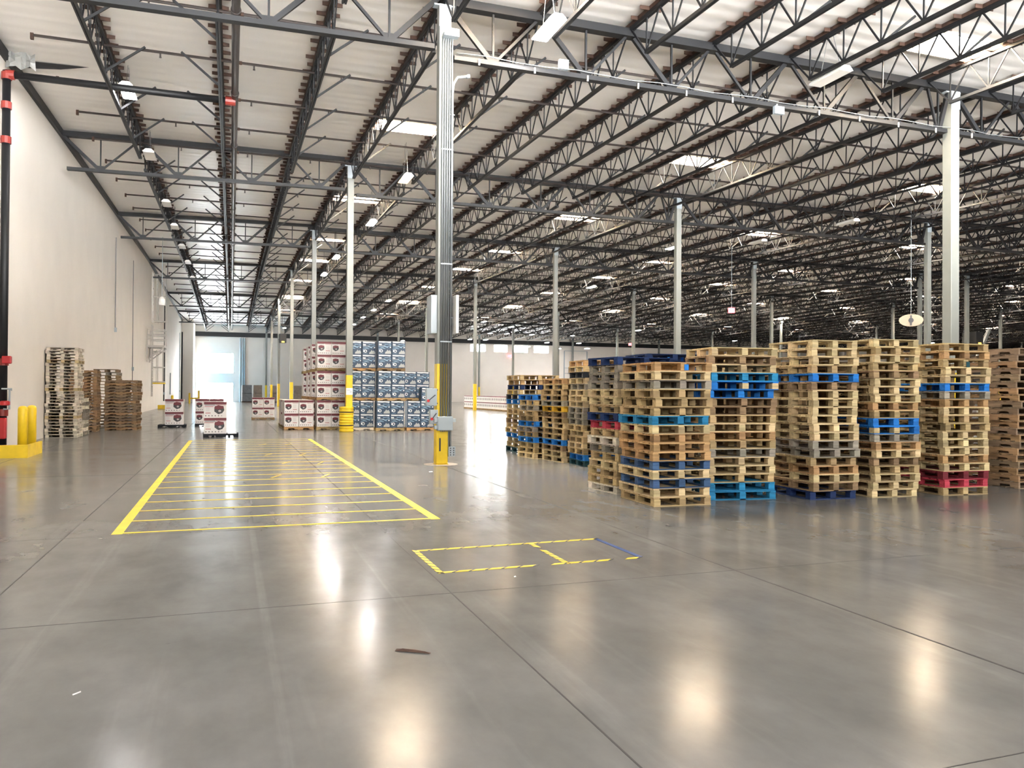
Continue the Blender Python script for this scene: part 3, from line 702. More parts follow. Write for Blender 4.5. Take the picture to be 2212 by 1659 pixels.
# ------------------------------------------------------------------ left wall fittings
def wallpipe(y, z0, z1, r, m, label, extra=None):
    b = MB(); b.tube([(WALLX + 0.05, y, z0), (WALLX + 0.05, y, z1)], r, 6); o = b.build('wall_conduit', m); tag(o, label, 'conduit', 'conduits on the left wall')
    if extra:
        e = MB(); e.bevbox(WALLX + 0.01, y - 0.09, extra - 0.15, WALLX + 0.14, y + 0.09, extra + 0.1, 0.01); e.build('switch_box', 'box', o)
wallpipe(51.4, 5.3, 10.6, 0.03, 'dullgrey', 'thin grey conduit dropping from the roof to a box midway down left wall', 5.25)
wallpipe(60.2, 1.6, 10.6, 0.025, 'dullgrey', 'thin grey conduit running down the left wall beside the ladder', 3.2)
wallpipe(87.5, 0.6, 10.2, 0.07, 'steel', 'dark downpipe on left wall beyond the ladder', 1.4)
wallpipe(113.0, 0.5, 9.2, 0.04, 'box', 'thin conduit near the corner at the far end of left wall', 1.6)
wallpipe(117.5, 0.0, 9.6, 0.13, 'steel', 'thick dark riser pipe in the far corner of left wall', 2.4)
wallpipe(96.5, 1.2, 3.6, 0.05, 'box', 'short grey conduit low on left wall past the ladder', None)

t = thing('ladder', 'white caged wall ladder with a platform on the left wall', 'ladder', (WALLX, 71.5, 0))
def rails(z0, z1, name):
    b = MB()
    for dy in (-0.9, 0.0): b.bar((0.35, dy, z0), (0.35, dy, z1), 0.07, 0.07)
    b.build('rail', 'palegrey', t)
    b = MB(); z = z0 + 0.3
    while z < z1 - 0.1: b.bar((0.35, -0.9, z), (0.35, 0.0, z), 0.05, 0.05); z += 0.62
    b.build('rung', 'palegrey', t)
rails(1.2, 7.0, 'lower')
def cage(z0, z1, hoops):
    b = MB(); arc = [(0.35 + 0.9 * math.sin(math.pi * k / 10), 0.75 - 0.75 * math.cos(math.pi * k / 10)) for k in range(11)]
    for z in hoops: b.tube([(x, y, z) for x, y in arc], 0.04, 5)
    for x, y in arc[1:10:2]: b.tube([(x, y, z0), (x, y, z1)], 0.025, 5)
    b.build('cage', 'palegrey', t)
cage(2.3, 5.0, (2.4, 3.6, 4.9))
cage(7.3, 11.3, (7.4, 9.4, 11.2))
b = MB(); b.tube([(0.35 + 0.9 * math.sin(math.pi * k / 10), 0.75 - 0.75 * math.cos(math.pi * k / 10), 2.28) for k in range(11)], 0.06, 6); b.build('yellow_hoop', 'yellow', t)
b = MB(); b.box(0, -1.5, 5.15, 1.35, 0.9, 5.33); b.build('platform', 'palegrey', t)
b = MB()
for dy in (-1.45, 0.85): b.bar((0.05, dy, 4.1), (1.3, dy, 5.15), 0.1, 0.1); b.bar((0.05, dy, 4.0), (0.05, dy, 5.2), 0.12, 0.12)
b.build('bracket', 'palegrey', t)
b = MB()
for z in (5.8, 6.2, 6.6):
    b.tube([(0.05, -1.45, z), (1.3, -1.45, z), (1.3, 0.85, z), (0.05, 0.85, z)], 0.03, 5)
for p in ((1.3, -1.45), (1.3, -0.3), (1.3, 0.85), (0.1, -1.45), (0.1, 0.85)): b.tube([(p[0], p[1], 5.3), (p[0], p[1], 6.65)], 0.03, 5)
b.build('guard_rail', 'palegrey', t)
rails(7.2, 11.3, 'upper')
t = thing('pendant_light', 'clear pendant lamp on a long cord hanging by the left wall', 'lamp', (-4.55, 60.0, 7.7))
b = MB(); b.lathe([(0.02, 0.5), (0.12, 0.45), (0.2, 0.3), (0.22, 0.05), (0.18, -0.1)], 14); b.build('shade', 'white', t)
b = MB(); b.tube([(0, 0, 0.5), (0, 0, deck(60) - 7.7)], 0.025, 5); b.build('cord', 'box', t)

# ------------------------------------------------------------------ bollards
t = thing('bollard_guard', 'low yellow angle kerb guarding the foot of the left riser', 'guard rail', (0, 0, 0))
b = MB(); b.box(-6.4, 23.68, 0, -4.95, 23.73, 0.33); b.box(-6.4, 23.73, 0.32, -5.0, 23.82, 0.33); b.build('rail', 'yellow', t)
b = MB(); b.bar((-4.975, 23.73, 0.165), (-5.0, 25.5, 0.165), 0.05, 0.33); b.build('rail', 'yellow', t)
for i, (x, y, lab) in enumerate(((-5.16, 24.1, 'yellow bollard, nearer of the pair inside the left kerb'), (-5.17, 25.15, 'yellow bollard, farther of the pair beside the white pallet stack'))):
    b = MB(); b.lathe([(0.115, 0.0), (0.115, 1.25), (0.1, 1.30), (0.06, 1.33), (0.0, 1.34)], 24); o = b.build('bollard', 'yellow', None, (x, y, 0), smooth=True)
    tag(o, lab, 'bollard', 'bollards by the left riser')
for i, (x, y, hgt) in enumerate(((-5.5, 86.0, 1.15), (-5.0, 110, 1.3), (-3.9, 110.0, 1.6))):
    b = MB(); b.lathe([(0.12, 0), (0.12, hgt), (0.06, hgt + 0.05)], 16); o = b.build('bollard', 'yellow', None, (x, y, 0)); tag(o, 'distant yellow bollard at far end of the left wall, %s going away' % ORD[i], 'bollard', 'bollards at the far end')
b = MB(); b.box(-6.3, 79.5, 0.0, -5.3, 79.7, 0.35); tag(b.build('guard_rail', 'yellow'), 'low yellow rail on the floor by the left wall past the ladder', 'guard rail')
b = MB(); b.box(-4.9, 109.9, 0.55, -3.9, 110.1, 0.75); tag(b.build('guard_rail', 'yellow'), 'yellow rail between two distant bollards at the far left', 'guard rail')

# ------------------------------------------------------------------ floor markings
t = thing('floor_marking', 'large yellow taped floor rectangle filled with cross lines', 'floor marking', (0, 0, 0))
for x0, x1 in ((-1.38, -1.255), (2.66, 2.79)): strip('side_line', x0, 10.95, x1, 30.25, 0.004, 'tape', t, 0.003)
for i in range(21):
    y = 11.02 + 0.965 * i; wd = 0.05 if i else 0.06
    strip('cross_line', -1.255, y - wd / 2, 2.66, y + wd / 2, 0.0045, 'tape', t, 0.003)
for x, y, a in ((1.0, 23.2, 0.6), (1.9, 23.0, -0.6), (0.9, 17.3, 0.5), (1.9, 17.2, 0.6), (1.3, 20.5, -0.5), (2.1, 20.2, 0.8), (1.0, 27.5, -0.4), (1.8, 27.4, 0.5)):
    b = MB(); b.bar((x - 0.12 * math.cos(a), y - 0.25, 0.0058), (x + 0.12 * math.cos(a), y + 0.25, 0.0058), 0.05, 0.002); b.build('tape_tick', 'tape', t)
t = thing('taped_box', 'worn yellow and black hazard tape outlining two boxes on floor', 'floor marking', (0, 0, 0))
def hazard(p, q, wd, segs, name='tape_line'):
    p = Vector((*p, 0.004)); q = Vector((*q, 0.004)); L = (q - p).length; d = (q - p) / L; nrm = Vector((-d.y, d.x, 0)) * wd / 2
    b = MB()
    for a, c, mi in segs:
        A = p + d * L * a; B = p + d * L * c; sk = d * (0.03 if mi == 0 else 0.03)
        b.prism([A - nrm - sk, B - nrm - sk, B + nrm + sk, A + nrm + sk], (0, 0, -0.003), mi)
    b.build(name, ['tape', 'ink'], t)
def dashes(n, y=0.8, gaps=()):
    o = []
    for i in range(n):
        a = i / n; c = (i + y) / n
        if any(g0 <= a <= g1 for g0, g1 in gaps): continue
        o += [(a, c, 0), (c, (i + 1) / n, 1)]
    return o
hazard((1.97, 8.84), (4.24, 8.90), 0.055, dashes(12, 0.86)); hazard((1.97, 7.71), (4.22, 7.75), 0.055, dashes(13, 0.82, ((0.46, 0.53), (0.84, 0.9))))
hazard((1.97, 8.86), (1.97, 7.68), 0.06, dashes(8, 0.78)); hazard((3.36, 8.87), (3.34, 7.73), 0.06, dashes(8, 0.8, ((0.2, 0.3),)))
strip('blue_line', 4.20, 7.78, 4.26, 8.92, 0.004, 'bluetape', t, 0.003)
t = tag(MB().add([(0, -0.012, 0), (0.1, -0.018, 0.006), (0.235, -0.012, 0.004), (0.235, 0.006, 0.004), (0.12, 0.016, 0.012), (0, 0.014, 0.006), (0.05, 0.0, 0.016), (0.2, -0.004, 0.012)], [(0, 1, 6), (1, 2, 7), (2, 3, 7), (3, 4, 7), (4, 6, 7), (4, 5, 6), (5, 0, 6), (1, 7, 6), (0, 5, 4, 3, 2, 1)]).build('wood_splinter', 'rust', None, (1.09, 5.5, 0.001)), 'splintered stick of brown wood lying on bare floor', 'splinter')
t.rotation_euler = (0, 0, R(-34)); t.scale = (1.1, 1.2, 1.2)
b = MB(); b.bar((-0.86, 5.29, 0.004), (-0.825, 5.33, 0.004), 0.006, 0.006); tag(b.build('wood_chip', 'cwhite'), 'tiny pale sliver lying on the floor at lower left', 'chip')
for x, y, lab in ((4.15, 17.3, 'white scrap on the floor at the foot of nearest column'), (2.6, 7.3, 'tiny white scrap just inside the front of hazard tape')):
    b = MB(); b.add([(0, 0, 0.002), (0.09, 0.01, 0.004), (0.08, 0.08, 0.012), (0.01, 0.07, 0.006)], [(0, 1, 2, 3)]); o = b.build('paper_scrap', 'cwhite', None, (x, y, 0)); tag(o, lab, 'scrap', 'paper scraps'); o.scale = (1, 1, 1) if y > 10 else (0.25, 0.25, 1)
b = MB(); b.lathe([(0.42, 0.0), (0.42, 0.003)], 40); o = b.build('floor_patch', 'floor', None, (COLX0, 19.1, 0)); tag(o, 'round concrete patch around the foot of nearest column', 'floor patch')
o.data.materials[0] = mat('patch_concrete', (0.33, 0.29, 0.25), 0.5, var=0.2, scale=4)

# ------------------------------------------------------------------ pallets
PW, PL, PP = 1.02, 1.22, 0.1425
def pallet_meshes(wd, dp, seed):
    rnd = random.Random(seed); H = PP - 0.0015
    top = MB(); nb = 7; bw = dp / nb * 0.78
    for i in range(nb):
        y = i * (dp - bw) / (nb - 1); e = rnd.uniform(-0.006, 0.006)
        top.box(0 + e, y, H - 0.014, wd + e, y + bw, H)
    for x in (0.0, wd / 2 - 0.05, wd - 0.1): top.box(x, 0.002, H - 0.028, x + 0.1, dp - 0.002, H - 0.014)
    bot = MB()
    for x in (0, wd / 2 - 0.05, wd - 0.1): bot.box(x, 0.0, 0.0, x + 0.1, dp, 0.013)
    for y in (0.1, dp - 0.19): pass
    bot.box(0.1, 0.0, 0.0, wd - 0.1, 0.09, 0.013); bot.box(0.1, dp - 0.09, 0, wd - 0.1, dp, 0.013)
    bl = []
    for i, x in enumerate((0.0, wd / 2 - 0.055, wd - 0.12)):
        for j, y in enumerate((0.0, dp / 2 - 0.07, dp - 0.14)):
            bl.append((x + rnd.uniform(0, 0.006), y + rnd.uniform(0, 0.006)))
    return top.mesh('top_deck', 'wood'), bot.mesh('bottom_deck', 'wood'), bl
bk = MB(); bk.bevbox(0, 0, 0.0135, 0.115, 0.125, PP - 0.030, 0.004); BLOCK = bk.mesh('block', 'wood')
PM = {}
def pm_get(wd, dp, s):
    k = (wd, dp, s)
    if k not in PM: PM[k] = pallet_meshes(wd, dp, s)
    return PM[k]
def merged_block(wd, dp, s):
    k = ('m', wd, dp, s)
    if k not in PM:
        t_, b_, bl = pm_get(wd, dp, s); a = MB()
        for me in (t_, b_): a.add([v.co[:] for v in me.vertices], [p.vertices[:] for p in me.polygons])
        for x, y in bl: a.box(x, y, 0.013, x + 0.115, y + 0.125, PP - 0.0295)
        PM[k] = a.mesh('pallet', 'wood')
    return PM[k]
COLS = {'t': ((0.44, 0.315, 0.155), 'tan'), 'p': ((0.57, 0.44, 0.24), 'pale'), 'o': ((0.44, 0.265, 0.12), 'orange-brown'), 'g': ((0.27, 0.24, 0.19), 'weathered grey'),
        'b': ((0.015, 0.16, 0.50), 'bright blue'), 'c': ((0.02, 0.20, 0.38), 'teal blue'), 'n': ((0.012, 0.03, 0.10), 'navy blue'), 's': ((0.05, 0.10, 0.20), 'slate blue'),
        'd': ((0.28, 0.185, 0.10), 'dark brown'), 'r': ((0.46, 0.05, 0.075), 'red'), 'm': ((0.16, 0.02, 0.028), 'maroon'), 'y': ((0.62, 0.36, 0.03), 'yellow'),
        'k': ((0.02, 0.022, 0.028), 'black'), 'e': ((0.01, 0.05, 0.06), 'dark green'), 'w': ((0.70, 0.62, 0.50), 'whitish'), 'u': ((0.33, 0.205, 0.105), 'brown'), 'v': ((0.25, 0.175, 0.11), 'greyish brown')}
def jit(c, rnd, a=0.12):
    k = 1 + rnd.uniform(-a, a); return (min(1, c[0] * k), min(1, c[1] * k * (1 + rnd.uniform(-0.04, 0.04))), min(1, c[2] * k), 1)
pcount = 0
def put_pallet(x, y, z, rz, wd, dp, code, label, group, detail=True, kind='block', sz=1.0, seed=0):
    global pcount
    rnd = random.Random(seed * 131 + pcount); pcount += 1
    col, cn = COLS[code]
    if kind == 'block':
        tm, bm_, bl = pm_get(wd, dp, rnd.randrange(3))
        if not detail:
            o = obj('pallet', merged_block(wd, dp, rnd.randrange(3)), None, (x, y, z)); o.color = jit(col, rnd); tag(o, label, 'pallet', group)
        else:
            o = thing('pallet', label, 'pallet', (x, y, z), 0, group)
            mixed = code in 'bcns' and rnd.random() < 0.35
            a = obj('top_deck', tm, o); a.color = jit(col, rnd); a = obj('bottom_deck', bm_, o); a.color = jit(col, rnd)
            for bx, by in bl:
                a = obj('block', BLOCK, o, (bx, by, 0)); c2 = col
                if code in 'tpogdw': kk = rnd.choice((0.72, 0.88, 1.0, 1.0, 1.1)); c2 = tuple(q * kk for q in col)
                if mixed and rnd.random() < 0.3: c2 = COLS['p'][0]
                a.color = jit(c2, rnd)
    else:
        k = ('s', wd, dp)
        if k not in PM: PM[k] = stringer_meshes(wd, dp)
        o = thing('pallet', label, 'pallet', (x, y, z), 0, group)
        for nm, me in zip(('top_deck', 'bottom_deck'), PM[k][:2]): a = obj(nm, me, o); a.color = jit(col, rnd)
        for yy in (0, dp / 2 - 0.02, dp - 0.04): a = obj('stringer', PM[k][2], o, (0, yy, 0)); a.color = jit(col, rnd)
    o.rotation_euler = (0, 0, rz); o.scale = (1, 1, sz)
    return o
def stringer_meshes(wd, dp):
    H = PP - 0.0015; top = MB(); bot = MB(); rnd = random.Random(5)
    for i in range(7):
        bw = wd / 7 * 0.74; x = i * (wd - bw) / 6; e = rnd.uniform(-0.008, 0.008); top.box(x, e, H - 0.018, x + bw, dp + e, H)
    for i in range(5):
        bw = 0.09; x = i * (wd - bw) / 4; bot.box(x, 0, 0, x + bw, dp, 0.016)
    z0, z1 = 0.016, H - 0.018; s = MB(); n1, n2, q = wd * 0.14, wd * 0.36, 0.055
    pr = [(0, z0), (n1, z0), (n1 + 0.02, z0 + q), (n2 - 0.02, z0 + q), (n2, z0), (wd - n2, z0), (wd - n2 + 0.02, z0 + q), (wd - n1 - 0.02, z0 + q), (wd - n1, z0), (wd, z0), (wd, z1), (0, z1)]
    s.prism([(x, 0, z) for x, z in pr], (0, 0.04, 0))
    return top.mesh('top_deck', 'wood'), bot.mesh('bottom_deck', 'wood'), s.mesh('stringer', 'wood')
def stack(fx, fy, rz, wd, dp, codes, where, group, detail=True, kind='block', sz=1.0, z0=0.0, start=0, jt=0.028, total=None):
    rnd = random.Random(int(fx * 100) + len(codes))
    out = []; tot = total or len(codes)
    for i, c in enumerate(codes):
        lv = start + i; dx = rnd.uniform(-jt, jt); dy = rnd.uniform(-jt, jt); da = rnd.uniform(-0.03, 0.03) if lv else 0
        cn = COLS[c][1]
        pos = '%s from floor' % ORD[lv] if lv < tot - 1 else 'topmost'
        if kind == 'stringer': ds = '%s notched wooden pallet' % cn
        else: ds = ('%s painted pallet' if c in 'bcnsrmyke' else '%s wooden pallet') % cn
        lab = '%s, %s in %s' % (ds, pos, where)
        ca, sa = math.cos(rz), math.sin(rz)
        out.append(put_pallet(fx + dx * ca - dy * sa, fy + dx * sa + dy * ca, z0 + lv * PP * sz, rz + da, wd, dp, c, lab, group, detail, kind, sz, seed=i))
    return out
GR = 'used pallets in the right-hand stacks'
sA = stack(6.27, 11.11, R(-2), PW, PL, 'tpspsooopctttgpo', 'the corner stack nearest the camera', GR)
sB = stack(7.56, 11.53, R(-8), PL, PW, 'cctppgtoptddbbcpdp', 'the front stack right of the corner', GR)
sC = stack(9.25, 11.03, R(-3), 0.92, PL, 'ndpotggppppppdbtppp', 'the middle stack of the front row', GR)
sD = stack(10.47, 10.93, R(-3), 0.95, PL, 'ppptdpogbbtopppdtptp'[:20], 'the fourth stack of the front row', GR, sz=0.965)
sE = stack(11.92, 10.82, R(-3), 1.0, PL, 'trmpopppttpogbpptot', 'the front stack with red pallets', GR)
sF = stack(15.22, 11.2, R(89), PL, PW, 'vuuvuuvuvuuvvuuvvvuvv', 'the notched right-edge stack', GR, kind='stringer', sz=0.9)
s2 = stack(6.40, 12.62, R(5), PL, PW, 'wttptgwtrntppgggn', 'the side stack behind the corner stack', GR)
s3 = stack(7.97, 17.47, R(-2), PW, PW, 'ebtptptgggpppgpkto', 'the tall side stack behind the gap', GR)
s4 = stack(7.92, 18.6, R(5), PW, PL, 'ppdbttptdygttto', 'the side stack with a yellow pallet', GR)
s5 = stack(7.66, 19.95, R(6), PL, PW, 'pttbtgbttgtb', 'the low far side stack', GR, detail=False)
s6 = stack(7.96, 21.9, R(0), PL, PL, 'etpbttdttpbktnot', 'the farthest side stack', GR, detail=False)
# stacks inside the block: only their tops show over the front rows
inner = [(7.75, 14.0, -3, PL, PW, 18, 'bnn', 'the inner stack behind the side stack'), (9.1, 13.3, -4, PW, PL, 18, 'ptp', 'the inner stack behind the second front stack'), (8.9, 15.0, 0, PL, PW, 18, 'bbb', 'the inner stack farther behind')]
lowc = [(10.4, 12.7, 0, PL, PW, 17), (11.8, 12.5, 0, PL, PW, 17), (9.3, 18.0, 0, PW, PL, 16), (9.2, 19.6, 0, PW, PL, 15), (9.4, 21.6, 0, PW, PL, 15), (10.4, 14.2, 0, PL, PW, 17), (13.15, 12.6, 0, PW, PL, 17), (11.8, 14.0, 0, PL, PW, 17), (13.2, 14.1, 0, PW, PL, 17)]
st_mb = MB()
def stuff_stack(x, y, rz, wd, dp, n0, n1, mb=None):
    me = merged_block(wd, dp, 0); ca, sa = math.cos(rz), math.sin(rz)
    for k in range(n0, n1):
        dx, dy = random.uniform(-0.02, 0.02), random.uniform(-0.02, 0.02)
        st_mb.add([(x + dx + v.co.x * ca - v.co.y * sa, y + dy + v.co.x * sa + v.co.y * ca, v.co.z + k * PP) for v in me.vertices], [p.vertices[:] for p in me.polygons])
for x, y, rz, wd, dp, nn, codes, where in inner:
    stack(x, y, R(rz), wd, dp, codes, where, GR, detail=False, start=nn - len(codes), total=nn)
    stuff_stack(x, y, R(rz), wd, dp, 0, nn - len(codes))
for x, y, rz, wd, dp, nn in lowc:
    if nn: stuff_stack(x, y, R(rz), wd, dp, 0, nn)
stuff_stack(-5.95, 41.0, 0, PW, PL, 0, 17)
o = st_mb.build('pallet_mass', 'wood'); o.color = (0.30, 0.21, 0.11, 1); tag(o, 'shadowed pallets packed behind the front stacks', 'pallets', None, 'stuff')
GL = 'pallets against the left wall'
stack(-6.38, 33.1, R(0), 1.04, 1.22, 'wwwwwwpwwwwwwwwpwwwwwwwwpwwww', 'the tall whitish stack at left', GL, sz=0.8, jt=0.03)
stack(-6.36, 34.85, R(0), 1.02, 1.02, 'gwgwgggwgw', 'the short stack behind the whitish one', GL, detail=False)
stack(-6.35, 37.3, R(0), 1.06, 1.02, 'uuvuuuuvuuuuvuuuuuvu', 'the narrow brown stack at left', GL, kind='stringer', sz=0.9, jt=0.03)
stack(-5.17, 38.45, R(-3), 1.28, 1.25, 'uvuvvuvvvuvvuvvuv', 'the wide brown stack at left', GL, kind='stringer', sz=0.9, jt=0.04)
stack(-5.95, 41.0, R(0), PW, PL, 'gv', 'the stack peeping over the brown stacks', GL, detail=False, start=17, total=19)

# coloured paper tags stapled on pallets
for p, x, z, m, lab, dy in ((sA[15], 0.52, 0.06, 'b', 'small blue label on topmost pallet of the corner stack', -0.004), (sE[16], 0.5, 0.05, 'e', 'small green label on a pallet of the fifth front stack', -0.004)):
    b = MB(); b.box(x, dy - 0.002, z - 0.045, x + 0.075, dy, z + 0.05); o = b.build('tag', 'wood', p); o.color = (*COLS[m][0], 1); o['label'] = lab.split(' on ')[0]

# ------------------------------------------------------------------ cartons
def carton_print(w_, d_, h_, big):
    f = MB(); y = -d_ / 2 - 0.002
    def q(x0, z0, x1, z1, m): f.poly([(x0, y, z0), (x1, y, z0), (x1, y, z1), (x0, y, z1)], m)
    hw = w_ / 2 - 0.004
    y = -d_ / 2 - 0.0016; q(-hw, h_ - 0.1, hw, h_ - 0.004, 0)
    q(-hw + 0.03, h_ - 0.125, -0.02, h_ - 0.108, 3); q(0.03, h_ - 0.125, hw - 0.03, h_ - 0.112, 2); q(0.05, h_ - 0.155, hw - 0.03, h_ - 0.145, 3)
    cx = -hw * 0.42 if not big else hw * 0.36; cz = h_ * 0.5; s = 0.135 if not big else 0.175
    y -= 0.0008; f.poly([(cx + s * a, y, cz + s * b) for a, b in ((-1, -0.35), (-0.2, -0.95), (0.6, -0.7), (1, -0.1), (0.9, 0.55), (-0.1, 0.75), (-1, 0.5))], 1)
    y -= 0.0008; f.poly([(cx + s * a, y, cz + s * b) for a, b in ((-1, 0.2), (-0.3, 0.05), (0.95, 0.3), (0.85, 0.8), (-0.2, 1.0), (-0.95, 0.75))], 0)
    y -= 0.0008; f.poly([(cx + s * (0.1 + 0.28 * math.cos(k)), y, cz + s * (-0.25 + 0.22 * math.sin(k))) for k in [i * 0.785 for i in range(8)]], 4)
    y -= 0.0008; f.poly([(cx + s * (0.12 + 0.14 * math.cos(k)), y, cz + s * (-0.25 + 0.11 * math.sin(k))) for k in [i * 0.785 for i in range(8)]], 0)
    tx = hw * 0.2 if not big else -hw + 0.06
    for i in range(4): q(tx + i * 0.045, h_ * 0.27, tx + i * 0.045 + 0.03, h_ * 0.27 + 0.035, 2)
    for i in range(5): q(tx, h_ * (0.42 + 0.055 * i), tx + 0.14, h_ * (0.42 + 0.055 * i) + 0.006, 3)
    for i in range(6): q(-hw + 0.045 + i * (2 * hw - 0.12) / 6, 0.06, -hw + 0.045 + i * (2 * hw - 0.12) / 6 + 0.035, 0.095, 1 if i < 5 else 3)
    if big:
        q(-hw + 0.02, h_ - 0.19, -0.06, h_ - 0.172, 2); q(-hw + 0.02, h_ - 0.15, 0.02, h_ - 0.125, 3)
    return f.mesh('printed_lettering', ['maroon', 'ink', 'redink', 'greyink', 'cwhite'])
def carton_body(w_, d_, h_):
    b = MB(); b.bevbox(-w_ / 2, -d_ / 2, 0, w_ / 2, d_ / 2, h_, 0.006); me = b.mesh('carton_body', ['cwhite', 'cside'])
    for p in me.polygons:
        if abs(p.normal.y) < 0.5: p.material_index = 1
    return me
def blue_print(w_, d_, h_):
    f = MB(); hw = w_ / 2; y = -d_ / 2 - 0.002
    def q(pts, m): f.poly([(x * w_, y, z * h_) for x, z in pts], m)
    def r(x0, z0, x1, z1, m): q([(x0, z0), (x1, z0), (x1, z1), (x0, z1)], m)
    q([(-0.44, 0.9), (-0.1, 0.88), (0.1, 0.9), (0.42, 0.86), (0.45, 0.97), (-0.44, 0.985)], 0)
    for i, x in enumerate((-0.43, -0.355, -0.29)): r(x, 0.70, x + 0.055, 0.80 if i else 0.82, 0)
    for x in (-0.02, 0.07, 0.17, 0.28, 0.36): r(x, 0.74, x + 0.06, 0.80, 1)
    r(-0.44, 0.655, 0.02, 0.672, 0); r(-0.44, 0.585, 0.08, 0.605, 1); r(-0.44, 0.535, -0.05, 0.548, 1)
    q([(-0.1, 0.62), (0.2, 0.5), (0.28, 0.53), (0.02, 0.66)], 1); q([(0.1, 0.56), (0.46, 0.66), (0.46, 0.71), (0.12, 0.6)], 1)
    q([(-0.46, 0.42), (-0.2, 0.52), (0.05, 0.46), (0.0, 0.43), (-0.2, 0.47), (-0.46, 0.38)], 1)
    q([(0.36, 0.5), (0.45, 0.52), (0.45, 0.6), (0.36, 0.58)], 0)
    def disc(cx, cz, rr, m): q([(cx + rr * math.cos(k * 0.628), cz + rr * math.sin(k * 0.628)) for k in range(10)], m)
    disc(-0.26, 0.27, 0.12, 0); y -= 0.0008; disc(-0.25, 0.27, 0.07, 3); disc(-0.2, 0.3, 0.035, 0); y -= 0.0008; r(-0.42, 0.2, -0.36, 0.36, 0)
    q([(0.0, 0.06), (0.46, 0.06), (0.46, 0.2), (0.36, 0.34), (0.27, 0.27), (0.2, 0.38), (0.12, 0.24), (0.04, 0.2)], 2)
    r(-0.4, 0.06, -0.1, 0.075, 1)
    return f.mesh('printed_lettering', ['wprint', 'sky', 'cloud', 'navy'])
CW, CD, CH = 0.635, 0.5, 0.598
BW = carton_body(CW, CD, CH); FWp = carton_print(CW, CD, CH, False)
BG = carton_body(0.8, 0.6, CH); FGp = carton_print(0.8, 0.6, CH, True)
bb = MB(); bb.bevbox(-0.305, -0.26, 0, 0.305, 0.26, CH, 0.006); BB = bb.mesh('carton_body', 'navy'); BBf = blue_print(0.61, 0.52, CH)
bf = MB(); bf.bevbox(-CD / 2, -CW / 2, 0, CD / 2, CW / 2, CH, 0.006)
bf.box(-CD / 2 - 0.003, -CW / 2, CH - 0.09, CD / 2, CW / 2, CH + 0.001, 1)
for yy in (-0.16, 0.12): bf.box(-CD / 2 - 0.003, yy, 0.2, -CD / 2, yy + 0.13, 0.4, 2)
BF = bf.mesh('carton', ['cwhite', 'maroon', 'ink'])
ccount = 0
def carton(x, y, z, kind, label, group, face=True, rz=None):
    global ccount
    ccount += 1
    nm, body, pr, cat = {'w': ('carton', BW, FWp, 'carton'), 'g': ('carton', BG, FGp, 'carton'), 'b': ('carton', BB, BBf, 'carton')}[kind]
    t = thing(nm, label, cat, (x + random.uniform(-0.006, 0.006), y + random.uniform(-0.008, 0.008), z), random.uniform(-0.012, 0.012) if rz is None else rz, group)
    obj('body', body, t)
    if face: obj('printed_lettering', pr, t)
    return t
def load_pallet(x0, y0, z, wd, dp, code, label, stringer=True):
    o = put_pallet(x0, y0, z, 0, wd, dp, code, label, 'pallets under the cartons', True, 'stringer' if stringer else 'block', 0.96)
    return z + PP * 0.96
SIDE = ['left', 'right']; LVL = ['lower', 'upper']
def white_load(x0, y0, z, rows, where, code='t', skip=()):
    zz = load_pallet(x0 - 0.02, y0 - 0.02, z, 1.31, 1.05, code, '%s pallet under %s' % (COLS[code][1], where))
    for lv in range(2):
        for r_i in range(rows):
            for s in range(2):
                if (r_i, s) in skip: continue
                lab = 'white maroon-banded carton, %s %s %s of %s' % (LVL[lv], SIDE[s], 'front' if r_i == 0 else 'back', where)
                carton(x0 + CW / 2 + s * (CW + 0.012), y0 + CD / 2 + r_i * (CD + 0.025), zz + lv * CH + 0.001 * lv, 'w', lab, 'white and maroon cartons', face=(r_i == 0))
NEAR = ['the front', 'the second', 'the third', 'the fourth']
for i in range(4): white_load(2.28 + 0.02 * (i % 2), 37.4 + i * 1.22, 0, 2, '%s low load left of the tall stack' % NEAR[i], 't' if i else 'o')
for i in range(4):
    for lv in range(3):
        if i >= 2 and lv == 2 and i == 3: pass
        white_load(3.68 - 0.03 * (i % 2), 37.15 + i * 2.3, lv * 1.34, 2, '%s %s load of the tall white stack' % (NEAR[i].replace('the ', ''), ('bottom', 'middle', 'top')[lv]), 'o' if lv == 1 else 't', skip=((1, 1),) if i == 0 else ((0, 1), (1, 1)))
white_load(1.2, 50.2, 0, 2, 'the lone load far down the aisle', 'd')
# pairs standing alone on the left
def pair(x, y, where, pw=1.25, px=-0.2):
    zz = load_pallet(x - 0.4 + px, y - 0.32, 0, pw, 1.0, 'k', 'black pallet under %s' % where)
    for lv in range(2): carton(x, y, zz + lv * (CH + 0.001), 'g', 'white carton with machine picture, %s of %s' % (LVL[lv], where), 'white and maroon cartons', rz=0.02 * (1 - 2 * lv))
pair(-0.55, 32.3, 'the pair before the yellow lines', 1.25, -0.02)
pair(-2.5, 40.8, 'the pair by the brown stacks', 1.2, -0.3)
white_load(-1.62, 41.6, 0, 2, 'the load behind the aisle pair', 'k')
b = MB(); b.add([(-0.12, 31.95, 0.142), (0.2, 31.9, 0.145), (0.22, 32.5, 0.15), (-0.1, 32.6, 0.144)], [(0, 1, 2, 3)])
o = b.build('plastic_sheet', 'cwhite'); tag(o, 'white sheet lying on the black pallet beside the aisle pair', 'sheet'); sm = o.modifiers.new('thick', 'SOLIDIFY'); sm.thickness = 0.006
